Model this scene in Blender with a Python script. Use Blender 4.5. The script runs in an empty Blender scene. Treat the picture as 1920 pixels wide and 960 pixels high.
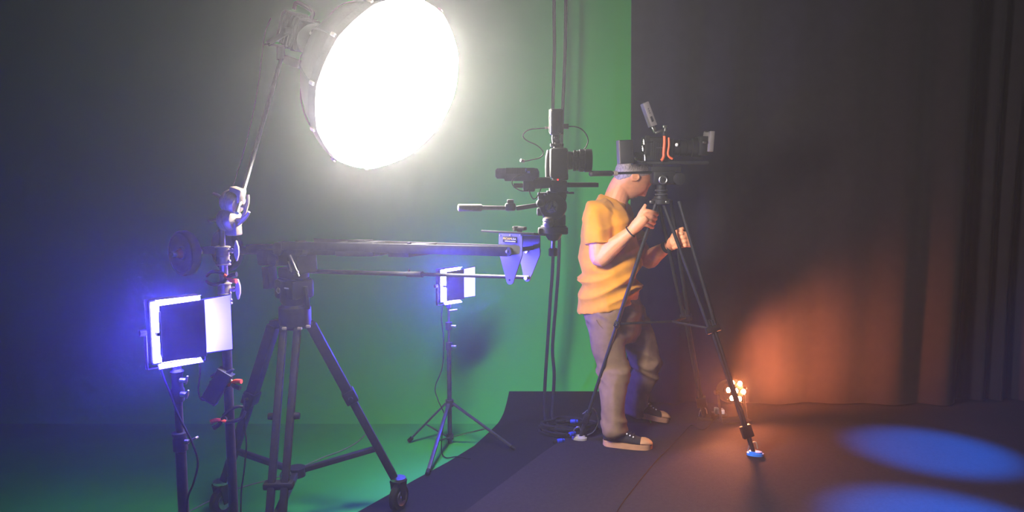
import bpy, bmesh, math, random
from mathutils import Vector, Matrix, Euler

# ------------------------------------------------------------------ camera, world, exposure, lights
FPX, CAMZ, PITCH = 1450.0, 1.60, math.radians(6.37)
scene = bpy.context.scene
COL = scene.collection
cam_d = bpy.data.cameras.new('camera')
cam_d.sensor_fit = 'HORIZONTAL'; cam_d.sensor_width = 36.0
cam_d.lens = FPX / 1920.0 * 36.0
cam_d.clip_start = 0.05; cam_d.clip_end = 60
cam = bpy.data.objects.new('camera', cam_d); COL.objects.link(cam)
cam.location = (0, 0, CAMZ); cam.rotation_euler = (math.pi / 2 - PITCH, 0, 0)
scene.camera = cam
scene.view_settings.view_transform = 'Standard'
scene.view_settings.look = 'None'
scene.view_settings.exposure = 0.0
scene.view_settings.gamma = 1.0
scene.view_settings.use_curve_mapping = False
scene.cycles.use_denoising = True
scene.cycles.max_bounces = 6
scene.cycles.volume_bounces = 1
scene.cycles.sample_clamp_indirect = 6.0

HAZE, HAZE_FWD = 0.0060, 0.0027          # theatrical haze hanging in the whole studio: fine mist plus forward scattering droplets
SOFTBOX_E = 185.0
world = bpy.data.worlds.new('studio_air'); scene.world = world
world.use_nodes = True
wn = world.node_tree; wn.nodes.clear()
w_out = wn.nodes.new('ShaderNodeOutputWorld')
w_bg = wn.nodes.new('ShaderNodeBackground'); w_bg.inputs[0].default_value = (0.02, 0.018, 0.03, 1); w_bg.inputs[1].default_value = 0.0
w_vol = wn.nodes.new('ShaderNodeVolumeScatter')
w_vol.inputs['Color'].default_value = (1, 1, 1, 1); w_vol.inputs['Density'].default_value = HAZE; w_vol.inputs['Anisotropy'].default_value = 0.6
w_vol2 = wn.nodes.new('ShaderNodeVolumeScatter'); w_vol2.inputs['Color'].default_value = (1, 1, 1, 1); w_vol2.inputs['Density'].default_value = HAZE_FWD; w_vol2.inputs['Anisotropy'].default_value = 0.90
w_add = wn.nodes.new('ShaderNodeAddShader'); wn.links.new(w_vol.outputs[0], w_add.inputs[0]); wn.links.new(w_vol2.outputs[0], w_add.inputs[1])
wn.links.new(w_bg.outputs[0], w_out.inputs['Surface']); wn.links.new(w_add.outputs[0], w_out.inputs['Volume'])

def spot(name, loc, target, energy, color, size, blend, radius):
    d = bpy.data.lights.new(name, 'SPOT'); d.energy = energy; d.color = color
    d.spot_size = math.radians(size); d.spot_blend = blend; d.shadow_soft_size = radius
    o = bpy.data.objects.new(name, d); COL.objects.link(o); o.location = loc
    o.rotation_euler = (Vector(target) - Vector(loc)).to_track_quat('-Z', 'Y').to_euler()
    return o
# the round softbox itself is the key light of the scene (a glowing dome built below)
# two blue grid spots that draw the pools on the carpet
spot('blue_spot', (3.95, 3.15, 3.4), (2.41, 4.24, 0.0), 12000, (0.0, 0.17, 1.0), 14.0, 0.85, 0.03)
spot('blue_spot', (3.45, 2.35, 3.4), (1.95, 3.28, 0.0), 16500, (0.0, 0.17, 1.0), 16.0, 0.85, 0.03)

# ------------------------------------------------------------------ helpers
def P(px, py, d):
    """the point seen at a pixel whose ground distance from the camera is d"""
    v = (480 - py) / FPX
    t = d / (math.cos(PITCH) + v * math.sin(PITCH))
    return Vector(((px - 960) / FPX * t, d, CAMZ + t * (-math.sin(PITCH) + v * math.cos(PITCH))))
def FL(px, py, z=0.0):
    v = (480 - py) / FPX
    dz = -math.sin(PITCH) + v * math.cos(PITCH); dy = math.cos(PITCH) + v * math.sin(PITCH)
    t = (z - CAMZ) / dz
    return Vector(((px - 960) / FPX * t, dy * t, z))

def V(*a): return Vector(a)
def basis(axis, ref=None):
    z = Vector(axis).normalized()
    r = Vector(ref) if ref is not None else (Vector((0, 0, 1)) if abs(z.z) < 0.9 else Vector((1, 0, 0)))
    x = (r - z * r.dot(z)).normalized()
    return x, z.cross(x), z
def catmull(pts, k=6):
    pts = [Vector(p) for p in pts]
    if len(pts) < 3: return pts
    out = []
    q = [2 * pts[0] - pts[1]] + pts + [2 * pts[-1] - pts[-2]]
    for i in range(1, len(q) - 2):
        a, b, c, d = q[i - 1], q[i], q[i + 1], q[i + 2]
        for j in range(k):
            t = j / k
            out.append(0.5 * (2 * b + (c - a) * t + (2 * a - 5 * b + 4 * c - d) * t * t + (3 * b - a - 3 * c + d) * t ** 3))
    out.append(pts[-1]); return out

class MB:
    def __init__(s): s.bm = bmesh.new()
    def ring_loft(s, rings, cap=True, closed=False):
        bm = s.bm
        vs = [[bm.verts.new(p) for p in r] for r in rings]
        n = len(vs[0]); m = len(vs)
        for i in range(m if closed else m - 1):
            a, b = vs[i], vs[(i + 1) % m]
            for j in range(n):
                try: bm.faces.new((a[j], a[(j + 1) % n], b[(j + 1) % n], b[j]))
                except ValueError: pass
        if cap and not closed:
            try: bm.faces.new(list(reversed(vs[0]))); bm.faces.new(vs[-1])
            except ValueError: pass
        return s
    def cyl(s, p0, p1, r0, r1=None, n=16):
        p0, p1 = Vector(p0), Vector(p1); r1 = r0 if r1 is None else r1
        x, y, z = basis(p1 - p0)
        return s.ring_loft([[p + (x * math.cos(2 * math.pi * i / n) + y * math.sin(2 * math.pi * i / n)) * r for i in range(n)] for p, r in ((p0, r0), (p1, r1))])
    def lathe(s, o, axis, prof, n=24):
        """prof: (radius, height along axis)"""
        o = Vector(o); x, y, z = basis(axis)
        return s.ring_loft([[o + z * h + (x * math.cos(2 * math.pi * i / n) + y * math.sin(2 * math.pi * i / n)) * max(r, 1e-4) for i in range(n)] for r, h in prof])
    def tube(s, pts, r, n=8, k=6, smooth=True):
        """r: number or list per control point"""
        cp = [Vector(p) for p in pts]
        if smooth and len(cp) > 2:
            c = catmull(cp, k)
            rr = [r] * len(c) if not isinstance(r, (list, tuple)) else [r[min(int(i / k), len(r) - 1)] * (1 - (i / k) % 1) + r[min(int(i / k) + 1, len(r) - 1)] * ((i / k) % 1) for i in range(len(c))]
        else:
            c = cp; rr = [r] * len(c) if not isinstance(r, (list, tuple)) else list(r)
        t0 = (c[1] - c[0]).normalized(); x, y, _ = basis(t0); rings = []
        for i, p in enumerate(c):
            t = (c[min(i + 1, len(c) - 1)] - c[max(i - 1, 0)]).normalized()
            x = (x - t * x.dot(t)).normalized(); y = t.cross(x)
            rings.append([p + (x * math.cos(2 * math.pi * j / n) + y * math.sin(2 * math.pi * j / n)) * rr[i] for j in range(n)])
        return s.ring_loft(rings)
    def ball(s, c, r, ax=None, nu=16, nv=10):
        r = (r, r, r) if not isinstance(r, (list, tuple)) else r
        ax = ax or (V(1, 0, 0), V(0, 1, 0), V(0, 0, 1)); c = Vector(c)
        rings = []
        for i in range(nv + 1):
            th = math.pi * (0.02 + 0.96 * i / nv)
            rings.append([c + ax[0] * r[0] * math.sin(th) * math.cos(2 * math.pi * j / nu) + ax[1] * r[1] * math.sin(th) * math.sin(2 * math.pi * j / nu) - ax[2] * r[2] * math.cos(th) for j in range(nu)])
        return s.ring_loft(rings)
    def box(s, c, size, ax=None, bev=0.0):
        c = Vector(c); ax = ax or (V(1, 0, 0), V(0, 1, 0), V(0, 0, 1))
        t = bmesh.new(); bmesh.ops.create_cube(t, size=1.0)
        for v in t.verts: v.co = Vector((v.co.x * size[0], v.co.y * size[1], v.co.z * size[2]))
        if bev: bmesh.ops.bevel(t, geom=list(t.edges), offset=min(bev, min(size) * 0.45), segments=2, affect='EDGES', profile=0.5)
        m = {}
        for v in t.verts: m[v.index] = s.bm.verts.new(c + ax[0] * v.co.x + ax[1] * v.co.y + ax[2] * v.co.z)
        t.verts.index_update()
        for i, v in enumerate(t.verts): m[v] = None
        vl = list(s.bm.verts)[-len(t.verts):]
        s.bm.verts.index_update()
        for f in t.faces: s.bm.faces.new([vl[v.index] for v in f.verts])
        t.free(); return s
    def bar(s, p0, p1, w, h, up=None, bev=0.002):
        """rectangular bar from p0 to p1; h measured along up, w across"""
        p0, p1 = Vector(p0), Vector(p1); x, y, z = basis(p1 - p0, up)
        return s.box((p0 + p1) / 2, (h, w, (p1 - p0).length), (x, y, z), bev)
    def prism(s, pts, d):
        """outline pts extruded by vector d"""
        d = Vector(d); return s.ring_loft([[Vector(p) for p in pts], [Vector(p) + d for p in pts]])
    def torus(s, c, axis, R, r, n=24, m=8):
        x, y, z = basis(axis); c = Vector(c); rings = []
        for i in range(n):
            a = 2 * math.pi * i / n; e = x * math.cos(a) + y * math.sin(a)
            rings.append([c + e * (R + r * math.cos(2 * math.pi * j / m)) + z * r * math.sin(2 * math.pi * j / m) for j in range(m)])
        return s.ring_loft(rings, closed=True)
    def text(s, body, o, ux, uy, height, depth=0.0006, align='CENTER'):
        """flat lettering, ux reading direction, uy up"""
        cu = bpy.data.curves.new('lettering', 'FONT'); cu.body = body; cu.size = 1.0; cu.align_x = align; cu.align_y = 'CENTER'; cu.extrude = 0.0
        to = bpy.data.objects.new('lettering', cu); COL.objects.link(to)
        dg = bpy.context.evaluated_depsgraph_get(); me = bpy.data.meshes.new_from_object(to.evaluated_get(dg))
        bpy.data.objects.remove(to); bpy.data.curves.remove(cu)
        ux, uy = Vector(ux).normalized(), Vector(uy).normalized(); un = ux.cross(uy); o = Vector(o)
        h = max((v.co.y for v in me.vertices), default=1) - min((v.co.y for v in me.vertices), default=0); k = height / h
        vs = [s.bm.verts.new(o + ux * v.co.x * k + uy * v.co.y * k + un * depth) for v in me.vertices]
        for p in me.polygons:
            try: s.bm.faces.new([vs[i] for i in p.vertices])
            except ValueError: pass
        bpy.data.meshes.remove(me); return s

def rootloc(o):
    p = Vector((0, 0, 0))
    while o is not None: p = p + Vector(o.location); o = o.parent
    return p
def obj(name, mb, material, parent=None, smooth=True, angle=38, recalc=True):
    bm = mb.bm if isinstance(mb, MB) else mb
    if recalc: bmesh.ops.recalc_face_normals(bm, faces=list(bm.faces))
    loc = Vector((0, 0, 0))
    if parent is None:
        xs = [v.co.x for v in bm.verts]; ys = [v.co.y for v in bm.verts]; zs = [v.co.z for v in bm.verts]
        loc = Vector(((min(xs) + max(xs)) / 2, (min(ys) + max(ys)) / 2, min(zs))); off = loc
    else: off = rootloc(parent)
    for v in bm.verts: v.co -= off
    me = bpy.data.meshes.new(name); bm.to_mesh(me); bm.free()
    if smooth:
        for p in me.polygons: p.use_smooth = True
        me.set_sharp_from_angle(angle=math.radians(angle))
    me.materials.append(material)
    o = bpy.data.objects.new(name, me); COL.objects.link(o); o.location = loc
    if parent is not None: o.parent = parent
    return o
def tag(o, label=None, cat=None, group=None, kind=None):
    if label: o['label'] = label
    if cat: o['category'] = cat
    if group: o['group'] = group
    if kind: o['kind'] = kind
    return o
def thing(name, label, cat, loc, group=None):
    o = bpy.data.objects.new(name, None); COL.objects.link(o); o.location = loc; o.empty_display_size = 0.1
    return tag(o, label, cat, group)
def lab(o, text): o['label'] = text; return o

# ------------------------------------------------------------------ materials
def mat(name, color, rough=0.5, metal=0.0, var=0.12, scale=30.0, bump=0.0, bscale=200.0, spec=0.5, sheen=0.0, stretch=None):
    m = bpy.data.materials.new(name); m.use_nodes = True; nt = m.node_tree; b = nt.nodes['Principled BSDF']
    b.inputs['Roughness'].default_value = rough; b.inputs['Metallic'].default_value = metal; b.inputs['Specular IOR Level'].default_value = spec
    if sheen: b.inputs['Sheen Weight'].default_value = sheen
    tc = nt.nodes.new('ShaderNodeTexCoord'); src = tc.outputs['Object']
    if stretch:
        mp = nt.nodes.new('ShaderNodeMapping'); mp.inputs['Scale'].default_value = stretch; nt.links.new(src, mp.inputs[0]); src = mp.outputs[0]
    n = nt.nodes.new('ShaderNodeTexNoise'); n.inputs['Scale'].default_value = scale; n.inputs['Detail'].default_value = 4; nt.links.new(src, n.inputs['Vector'])
    r = nt.nodes.new('ShaderNodeValToRGB'); r.color_ramp.elements[0].position = 0.3; r.color_ramp.elements[1].position = 0.7
    r.color_ramp.elements[0].color = tuple(c * (1 - var) for c in color) + (1,); r.color_ramp.elements[1].color = tuple(min(1, c * (1 + var)) for c in color) + (1,)
    nt.links.new(n.outputs['Fac'], r.inputs[0]); nt.links.new(r.outputs[0], b.inputs['Base Color'])
    if bump:
        n2 = nt.nodes.new('ShaderNodeTexNoise'); n2.inputs['Scale'].default_value = bscale; nt.links.new(src, n2.inputs['Vector'])
        bp = nt.nodes.new('ShaderNodeBump'); bp.inputs['Strength'].default_value = bump; bp.inputs['Distance'].default_value = 0.01
        nt.links.new(n2.outputs['Fac'], bp.inputs['Height']); nt.links.new(bp.outputs[0], b.inputs['Normal'])
    return m
def glow(name, color, strength):
    m = bpy.data.materials.new(name); m.use_nodes = True; nt = m.node_tree; nt.nodes.clear()
    e = nt.nodes.new('ShaderNodeEmission'); e.inputs[0].default_value = color + (1,); e.inputs[1].default_value = strength
    o = nt.nodes.new('ShaderNodeOutputMaterial'); nt.links.new(e.outputs[0], o.inputs[0]); return m
M = {}
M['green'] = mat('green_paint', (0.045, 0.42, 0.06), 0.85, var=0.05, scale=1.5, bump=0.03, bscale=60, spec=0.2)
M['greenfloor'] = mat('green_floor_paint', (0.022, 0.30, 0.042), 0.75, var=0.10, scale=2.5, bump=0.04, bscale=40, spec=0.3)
M['mat'] = mat('black_rubber', (0.007, 0.0065, 0.007), 0.9, var=0.2, scale=60, bump=0.15, bscale=300, spec=0.12)
M['carpet'] = mat('charcoal_carpet', (0.020, 0.0165, 0.020), 0.95, var=0.15, scale=60, bump=0.5, bscale=420, spec=0.1)
M['drape'] = mat('black_velour', (0.014, 0.012, 0.014), 0.95, var=0.15, scale=14, bump=0.15, bscale=500, spec=0.1, sheen=0.15)
M['ceiling'] = mat('black_ceiling_paint', (0.015, 0.015, 0.015), 0.9)
M['black'] = mat('black_plastic', (0.007, 0.007, 0.0085), 0.55, var=0.25, scale=50, spec=0.2)
M['blackmetal'] = mat('black_anodised_metal', (0.022, 0.022, 0.025), 0.45, metal=0.3, spec=0.25, var=0.2, scale=40)
M['graymetal'] = mat('dark_grey_metal', (0.06, 0.06, 0.07), 0.42, metal=0.5, spec=0.3, var=0.2, scale=40)
M['leg'] = mat('satin_black_leg_paint', (0.014, 0.014, 0.016), 0.6, var=0.2, scale=40, spec=0.12)
M['flap'] = mat('matt_black_flap', (0.012, 0.012, 0.014), 0.8, var=0.15, spec=0.2)
M['steel'] = mat('chromed_steel', (0.48, 0.46, 0.44), 0.3, metal=1.0, var=0.1, scale=60)
M['castalu'] = mat('cast_aluminium', (0.36, 0.30, 0.235), 0.5, metal=0.5, var=0.12, scale=90, bump=0.05)
M['palemetal'] = mat('pale_worn_metal', (0.55, 0.50, 0.46), 0.5, metal=0.3, var=0.1)
M['rubber'] = mat('black_rubber_tyre', (0.010, 0.010, 0.010), 0.7, var=0.2, spec=0.15)
M['red'] = mat('red_vinyl_grip', (0.75, 0.06, 0.03), 0.45, var=0.1)
M['redhub'] = mat('faded_red_plastic', (0.30, 0.02, 0.03), 0.5, var=0.1)
M['bluemetal'] = mat('brushed_aluminium_plate', (0.16, 0.16, 0.18), 0.40, metal=0.3, var=0.06, scale=12, stretch=(1, 1, 0.06))
M['greygrip'] = mat('grey_foam_grip', (0.40, 0.35, 0.31), 0.85, var=0.06, scale=120, bump=0.03)
M['whitecloth'] = mat('white_reflector_cloth', (0.8, 0.8, 0.8), 0.6, var=0.03)
M['blackcloth'] = mat('black_nylon_shell', (0.05, 0.045, 0.05), 0.6, var=0.2, scale=20, bump=0.08, bscale=80)
M['cord'] = mat('black_cord', (0.009, 0.009, 0.01), 0.75, spec=0.12)
M['palecord'] = mat('pale_cord', (0.13, 0.19, 0.12), 0.9, spec=0.1)
M['orangecord'] = mat('orange_cord', (0.62, 0.10, 0.03), 0.45, var=0.05)
M['blueplug'] = mat('blue_plug', (0.008, 0.035, 0.40), 0.5)
M['bluerubber'] = mat('blue_rubber_foot', (0.02, 0.22, 0.75), 0.45)
M['white'] = mat('white_plastic', (0.75, 0.74, 0.72), 0.4, var=0.05)
M['grayplate'] = mat('grey_plate', (0.12, 0.105, 0.105), 0.6, var=0.1)
M['glass'] = mat('dark_lens_glass', (0.01, 0.01, 0.015), 0.05, spec=0.8)
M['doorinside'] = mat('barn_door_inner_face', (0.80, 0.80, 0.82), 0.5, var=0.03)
M['yellow'] = mat('yellow_print', (0.9, 0.62, 0.02), 0.5, var=0.02)
M['shirt'] = mat('mustard_cotton', (0.74, 0.30, 0.022), 0.9, var=0.08, scale=18, bump=0.12, bscale=600, spec=0.15, sheen=0.1)
M['trousers'] = mat('khaki_twill', (0.20, 0.125, 0.07), 0.9, var=0.10, scale=25, bump=0.1, bscale=700, spec=0.15)
M['skin'] = mat('skin', (0.78, 0.32, 0.16), 0.5, var=0.07, scale=40, bump=0.04, bscale=250, spec=0.35)
M['skin'].node_tree.nodes['Principled BSDF'].inputs['Subsurface Weight'].default_value = 0.08
M['hair'] = mat('short_grey_hair', (0.30, 0.25, 0.22), 0.8, var=0.45, scale=160, bump=0.5, bscale=350, stretch=(1, 1, 0.4))
M['canvas'] = mat('black_canvas', (0.014, 0.014, 0.018), 0.9, var=0.2, scale=60, bump=0.15, bscale=500)
M['gum'] = mat('gum_rubber', (0.50, 0.26, 0.13), 0.6, var=0.08)
M['softlight'] = glow('diffuser_cloth_lit', (1.0, 0.92, 0.83), SOFTBOX_E)
M['bluelight'] = glow('blue_led_face', (0.055, 0.048, 1.0), 2500.0)
M['orangelight'] = glow('amber_led_lens', (1.0, 0.25, 0.075), 2000.0)
M['redled'] = glow('red_tally_lamp', (1.0, 0.02, 0.02), 4.0)

# ------------------------------------------------------------------ setting
COVE_Y, COVE_R = 4.75, 0.6
WALL_Y = COVE_Y + COVE_R
def cove(s, off=0.0):
    """profile of floor, cove and wall by arc length s measured from the foot of the cove"""
    if s <= 0: return COVE_Y + s, off
    a = s / COVE_R
    if a < math.pi / 2: return COVE_Y + (COVE_R - off) * math.sin(a), COVE_R - (COVE_R - off) * math.cos(a)
    return WALL_Y - off, COVE_R + s - COVE_R * math.pi / 2
def sheet(name, xs_of, ss, nx, off, m, thick=None):
    bm = bmesh.new(); rows = []
    for s in ss:
        y, z = cove(s, off); x0, x1 = xs_of(s)
        rows.append([bm.verts.new((x0 + (x1 - x0) * i / nx, y, z)) for i in range(nx + 1)])
    for a, b in zip(rows, rows[1:]):
        for i in range(nx): bm.faces.new((a[i], a[i + 1], b[i + 1], b[i]))
    if thick:
        r = bmesh.ops.solidify(bm, geom=list(bm.faces), thickness=thick)
    return bm
arc = COVE_R * math.pi / 2
ss = [0.0] + [arc * i / 14 for i in range(1, 15)] + [arc + 2.4]
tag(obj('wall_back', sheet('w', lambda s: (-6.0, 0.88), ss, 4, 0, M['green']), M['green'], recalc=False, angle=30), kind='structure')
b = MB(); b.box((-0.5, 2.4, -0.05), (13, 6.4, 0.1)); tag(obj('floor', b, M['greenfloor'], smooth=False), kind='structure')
b = MB(); b.box((-0.5, 2.4, 3.66), (13, 6.4, 0.1)); tag(obj('ceiling', b, M['ceiling'], smooth=False), kind='structure')

# black mat that starts on the green floor and climbs the cove
L = [(0.6, -2.3), (2.4, -1.35), (3.0, -1.0), (3.6, -0.65), (3.98, -0.43), (4.24, -0.26), (4.5, -0.165), (4.75, -0.09), (4.9, -0.055), (5.2, 0.0)]
def interp(t, tab):
    for (a, xa), (c, xc) in zip(tab, tab[1:]):
        if t <= c: return xa + (xc - xa) * max(0, (t - a)) / (c - a)
    return tab[-1][1]
rows = [0.6 + 0.25 * i - COVE_Y for i in range(17)] + [0.0] + [0.3666 * i / 10 for i in range(1, 11)]
bm = sheet('m', lambda s: (interp(cove(s)[0], L), 0.879), rows, 6, 0.004, M['mat'])
r = bmesh.ops.extrude_face_region(bm, geom=list(bm.faces))
for v in [g for g in r['geom'] if isinstance(g, bmesh.types.BMVert)]: v.co.z -= 0.0035; v.co.y += 0.001 if v.co.y > 4.76 else 0
o = obj('floor_mat', bm, M['mat'], angle=30)
tag(o, 'thin black rubber mat curling up the foot of the green wall', 'mat')

# charcoal carpet on the right, its left edge runs diagonally away from the camera
e0, e1, e2, e3 = FL(885, 952), FL(1020, 850), FL(1110, 790), FL(1135, 772)
d = (e1 - e0).normalized()
st = e0 - d * 3.6
e2 = e1 + (e2 - e1) * ((4.74 - e1.y) / (e2.y - e1.y))
out = [st, e0, e1, e2, V(0.885, 4.74, 0), V(0.885, 5.45, 0), V(5.8, 5.45, 0), V(5.8, st.y, 0)]
b = MB(); b.prism([V(p.x, p.y, 0.0045) for p in out], V(0, 0, 0.005))
tag(obj('carpet', b, M['carpet'], smooth=False), 'charcoal carpet covering the right half of the studio floor, diagonal left edge', 'carpet')

# black drapes
def drape(name, x0, x1, y0, y1, waves, amp, seed, label, bottom, top=3.55, nz=24, per=16):
    rnd = random.Random(seed); n = int(waves * per)
    ph = [rnd.uniform(-0.5, 0.5) for _ in range(int(waves) + 3)]; am = [rnd.uniform(0.45, 1.25) for _ in range(int(waves) + 3)]
    bm = bmesh.new(); rows = []
    for k in range(nz + 1):
        f = k / nz; row = []
        for i in range(n + 1):
            u = i / n * waves; j = int(u); fr = u - j
            a0 = am[j] * (1 - fr) + am[j + 1] * fr; p0 = ph[j] * (1 - fr) + ph[j + 1] * fr
            w = math.sin(2 * math.pi * u + p0 * 1.6 + 0.35 * math.sin(3.1 * f + j))
            w = w * (0.78 + 0.22 * abs(w))
            spread = 1.0 + 0.18 * (1 - f) * math.sin(u * 1.7 + seed)
            x = x0 + (x1 - x0) * i / n + 0.012 * math.sin(5 * f + u) ; yb = y0 + (y1 - y0) * i / n
            z0 = bottom(x)
            row.append(bm.verts.new((x, yb + amp * a0 * w * spread + 0.012 * math.sin(2.2 * u + 4 * f), z0 + (top - z0) * f)))
        rows.append(row)
    for a, c in zip(rows, rows[1:]):
        for i in range(n): bm.faces.new((a[i], a[i + 1], c[i + 1], c[i]))
    r = bmesh.ops.extrude_face_region(bm, geom=list(bm.faces))
    for v in [g for g in r['geom'] if isinstance(g, bmesh.types.BMVert)]: v.co.y += 0.006
    o = obj(name, bm, M['drape'], angle=80); return tag(o, label, 'curtain', 'black studio drapes')
bot = lambda x: 0.02 if x > 0.9 else 0.135
drape('stage_curtain', 0.775, 3.02, 5.13, 5.10, 6, 0.034, 4, 'wide black drape in shallow folds hanging behind the man and his tripod', bot)
drape('stage_curtain', 2.92, 4.7, 5.235, 5.10, 11, 0.050, 9, 'black drape gathered in tight deep folds at the right end of the curtain line', bot)
# curtain track
b = MB(); b.box((2.6, 5.06, 3.575), (4.2, 0.12, 0.06), bev=0.005); tag(obj('trim_1', b, M['blackmetal']), kind='structure')

# ------------------------------------------------------------------ softbox on its lamp head
SC = P(729, 161, 3.00); SN = V(0.72, -0.53, -0.435).normalized()
SX, SY, _ = basis(SN, V(0.6, 0.1, 0.8)); SR = 0.345
def srad(a, k=12, flat=0.35):
    seg = 2 * math.pi / k; t = (a % seg) - seg / 2
    return SR * (1 - flat + flat * math.cos(seg / 2) / math.cos(t))
def sring(scale, h, n=72): return [SC + SN * h + (SX * math.cos(2 * math.pi * i / n) + SY * math.sin(2 * math.pi * i / n)) * srad(2 * math.pi * i / n) * scale for i in range(n)]
soft = thing('softbox_lamp', 'large round softbox with glowing white front on a black studio lamp head', 'softbox', SC - SN * 0.33)
b = MB()
prof = [(1.0, 0.0), (0.975, -0.045), (0.90, -0.11), (0.76, -0.20), (0.58, -0.28), (0.40, -0.34), (0.25, -0.375)]
b.ring_loft([sring(r, h) for r, h in prof] + [sring(r - 0.012, h + 0.002) for r, h in reversed(prof)], cap=False, closed=True)
obj('shell', b, M['blackcloth'], soft, angle=50)
b = MB(); b.ring_loft([sring(0.99, -0.03), sring(0.985, 0.008), sring(1.0, 0.008), sring(1.006, -0.03)], cap=False, closed=True)
obj('front_hem', b, M['blackcloth'], soft)
# dome diffuser: cloth bulging out of the rim
DOME = 0.17
bm = bmesh.new(); c0 = bm.verts.new(SC + SN * (DOME + 0.004)); n = 72
rr = [[bm.verts.new(p) for p in sring(k, 0.004 + DOME * (1 - k ** 2.3) ** 0.75)] for k in (0.18, 0.36, 0.52, 0.66, 0.78, 0.87, 0.93, 0.972, 0.992)]
for i in range(n):
    bm.faces.new((c0, rr[0][i], rr[0][(i + 1) % n]))
    for a, q in zip(rr, rr[1:]): bm.faces.new((a[i], q[i], q[(i + 1) % n], a[(i + 1) % n]))
obj('diffuser', bm, M['softlight'], soft)
for i in range(12):
    a = 2 * math.pi * i / 12; e = SX * math.cos(a) + SY * math.sin(a)
    b = MB(); b.tube([SC + SN * h + e * (srad(a) * r + 0.004) for r, h in prof], 0.0032, 6)
    rb = obj('rib', b, M['graymetal'], soft)
    b = MB(); b.box(SC + e * (SR * 1.0 + 0.006) - SN * 0.012, (0.014, 0.010, 0.022), (basis(SN, e)[1], e, SN), 0.003)
    obj('rib_tip', b, M['greygrip'], rb)
AX = -SN
S0 = SC - SN * 0.375
b = MB(); b.lathe(S0, AX, [(0.075, -0.01), (0.088, -0.005), (0.088, 0.022), (0.072, 0.03)], 28); sr = obj('speed_ring', b, M['blackmetal'], soft)
for i in range(4):
    a = math.pi * i / 2 + 0.5; x, y, z = basis(AX)
    b = MB(); e = x * math.cos(a) + y * math.sin(a); b.cyl(S0 + AX * 0.01 + e * 0.086, S0 + AX * 0.01 + e * 0.112, 0.009, n=10); lab(obj('knob', b, M['steel'], sr), 'bright metal lock knob')
b = MB(); b.lathe(S0, AX, [(0.062, 0.03), (0.066, 0.05), (0.066, 0.12), (0.058, 0.135)], 24)
ux = V(0, 0, 1); xx, yy, zz = basis(AX, ux)
b.box(S0 + AX * 0.20, (0.125, 0.115, 0.15), (xx, yy, zz), 0.012)
for k in range(6): b.box(S0 + AX * (0.15 + 0.02 * k), (0.135, 0.122, 0.006), (xx, yy, zz), 0.001)
head = obj('lamp_head', b, M['black'], soft)
b = MB(); q = S0 + AX * 0.21 + xx * 0.075; b.tube([q - zz * 0.06, q - zz * 0.05 + xx * 0.03, q + zz * 0.05 + xx * 0.03, q + zz * 0.06], 0.009, 8); obj('carry_handle', b, M['rubber'], soft)
YK = S0 + AX * 0.185
TIP = P(527, 112, 3.28)
b = MB()
for s in (-1, 1):
    b.bar(YK + yy * s * 0.066, TIP + V(0, 0, 0.055) + yy * s * 0.066, 0.006, 0.034, AX, 0.002)
b.bar(TIP + V(0, 0, 0.055) - yy * 0.07, TIP + V(0, 0, 0.055) + yy * 0.07, 0.03, 0.008, V(0, 0, 1), 0.002)
b.cyl(TIP + V(0, 0, 0.055), TIP, 0.016, 0.018)
obj('yoke', b, M['blackmetal'], soft)
for s in (-1, 1):
    b = MB(); b.cyl(YK + yy * s * 0.06, YK + yy * s * 0.09, 0.016, 0.013, 12); obj('tilt_knob', b, M['black'], soft)
b = MB(); b.bar(TIP + V(0.02, -.01, 0.0), TIP + V(0.09, -0.03, -0.025), 0.03, 0.035, None, 0.004); obj('bracket_handle', b, M['black'], soft)

# ------------------------------------------------------------------ boom stand (century stand with grip heads)
BD = 2.68
bs0 = P(438, 960, BD); bsx, bsy = bs0.x, BD
def B(px, py, d=BD): return P(px, py, d)
stand = thing('boom_stand', 'tall chrome topped boom stand with two cast grip heads carrying the round softbox', 'light stand', V(bsx, bsy, 0))
topz = B(432, 565).z
b = MB(); b.cyl(V(bsx, bsy, 0.06), V(bsx, bsy, topz), 0.0165, n=16); lab(obj('lower_tube', b, M['blackmetal'], stand), 'dark lower tube')
b = MB(); b.cyl(V(bsx, bsy, topz), V(bsx, bsy, B(432, 490).z), 0.0145); b.cyl(V(bsx, bsy, B(432, 490).z), V(bsx, bsy, B(432, 405).z), 0.010); obj('riser', b, M['steel'], stand)
def collar(zt, zb, rad, knob_z, name='collar'):
    c = MB(); c.lathe(V(bsx, bsy, zb), V(0, 0, 1), [(rad * 1.18, 0), (rad * 1.18, 0.004), (rad, 0.006), (rad, (zt - zb) * .5 - .002), (rad * 1.1, (zt - zb) * .5), (rad, (zt - zb) * .5 + .002), (rad, zt - zb - 0.006), (rad * 1.2, zt - zb - 0.004), (rad * 1.2, zt - zb)], 24)
    o = obj(name, c, M['castalu'], stand)
    c = MB(); k = V(bsx + rad, bsy - 0.004, knob_z); c.cyl(k, k + V(0.028, 0, 0), 0.006); c.cyl(k + V(0.008, 0, 0), k + V(0.014, 0, 0), 0.009)
    c.prism([k + V(0.028 + 0.008 * math.cos(a) * (1 if abs(math.sin(a)) < .7 else .7), 0, 0.036 * math.sin(a)) + V(0, -0.006, 0) for a in [2 * math.pi * i / 16 for i in range(16)]], V(0, 0.012, 0))
    obj('t_handle', c, M['castalu'], o)
    c = MB(); c.ball(V(bsx + rad, bsy - 0.004, zb + 0.014), 0.007, nu=10, nv=6); obj('bolt', c, M['steel'], o)
collar(B(432, 462).z, B(432, 497).z, 0.022, B(0, 470).z)
collar(B(432, 530).z, B(432, 570).z, 0.022, B(0, 542).z)
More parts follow.
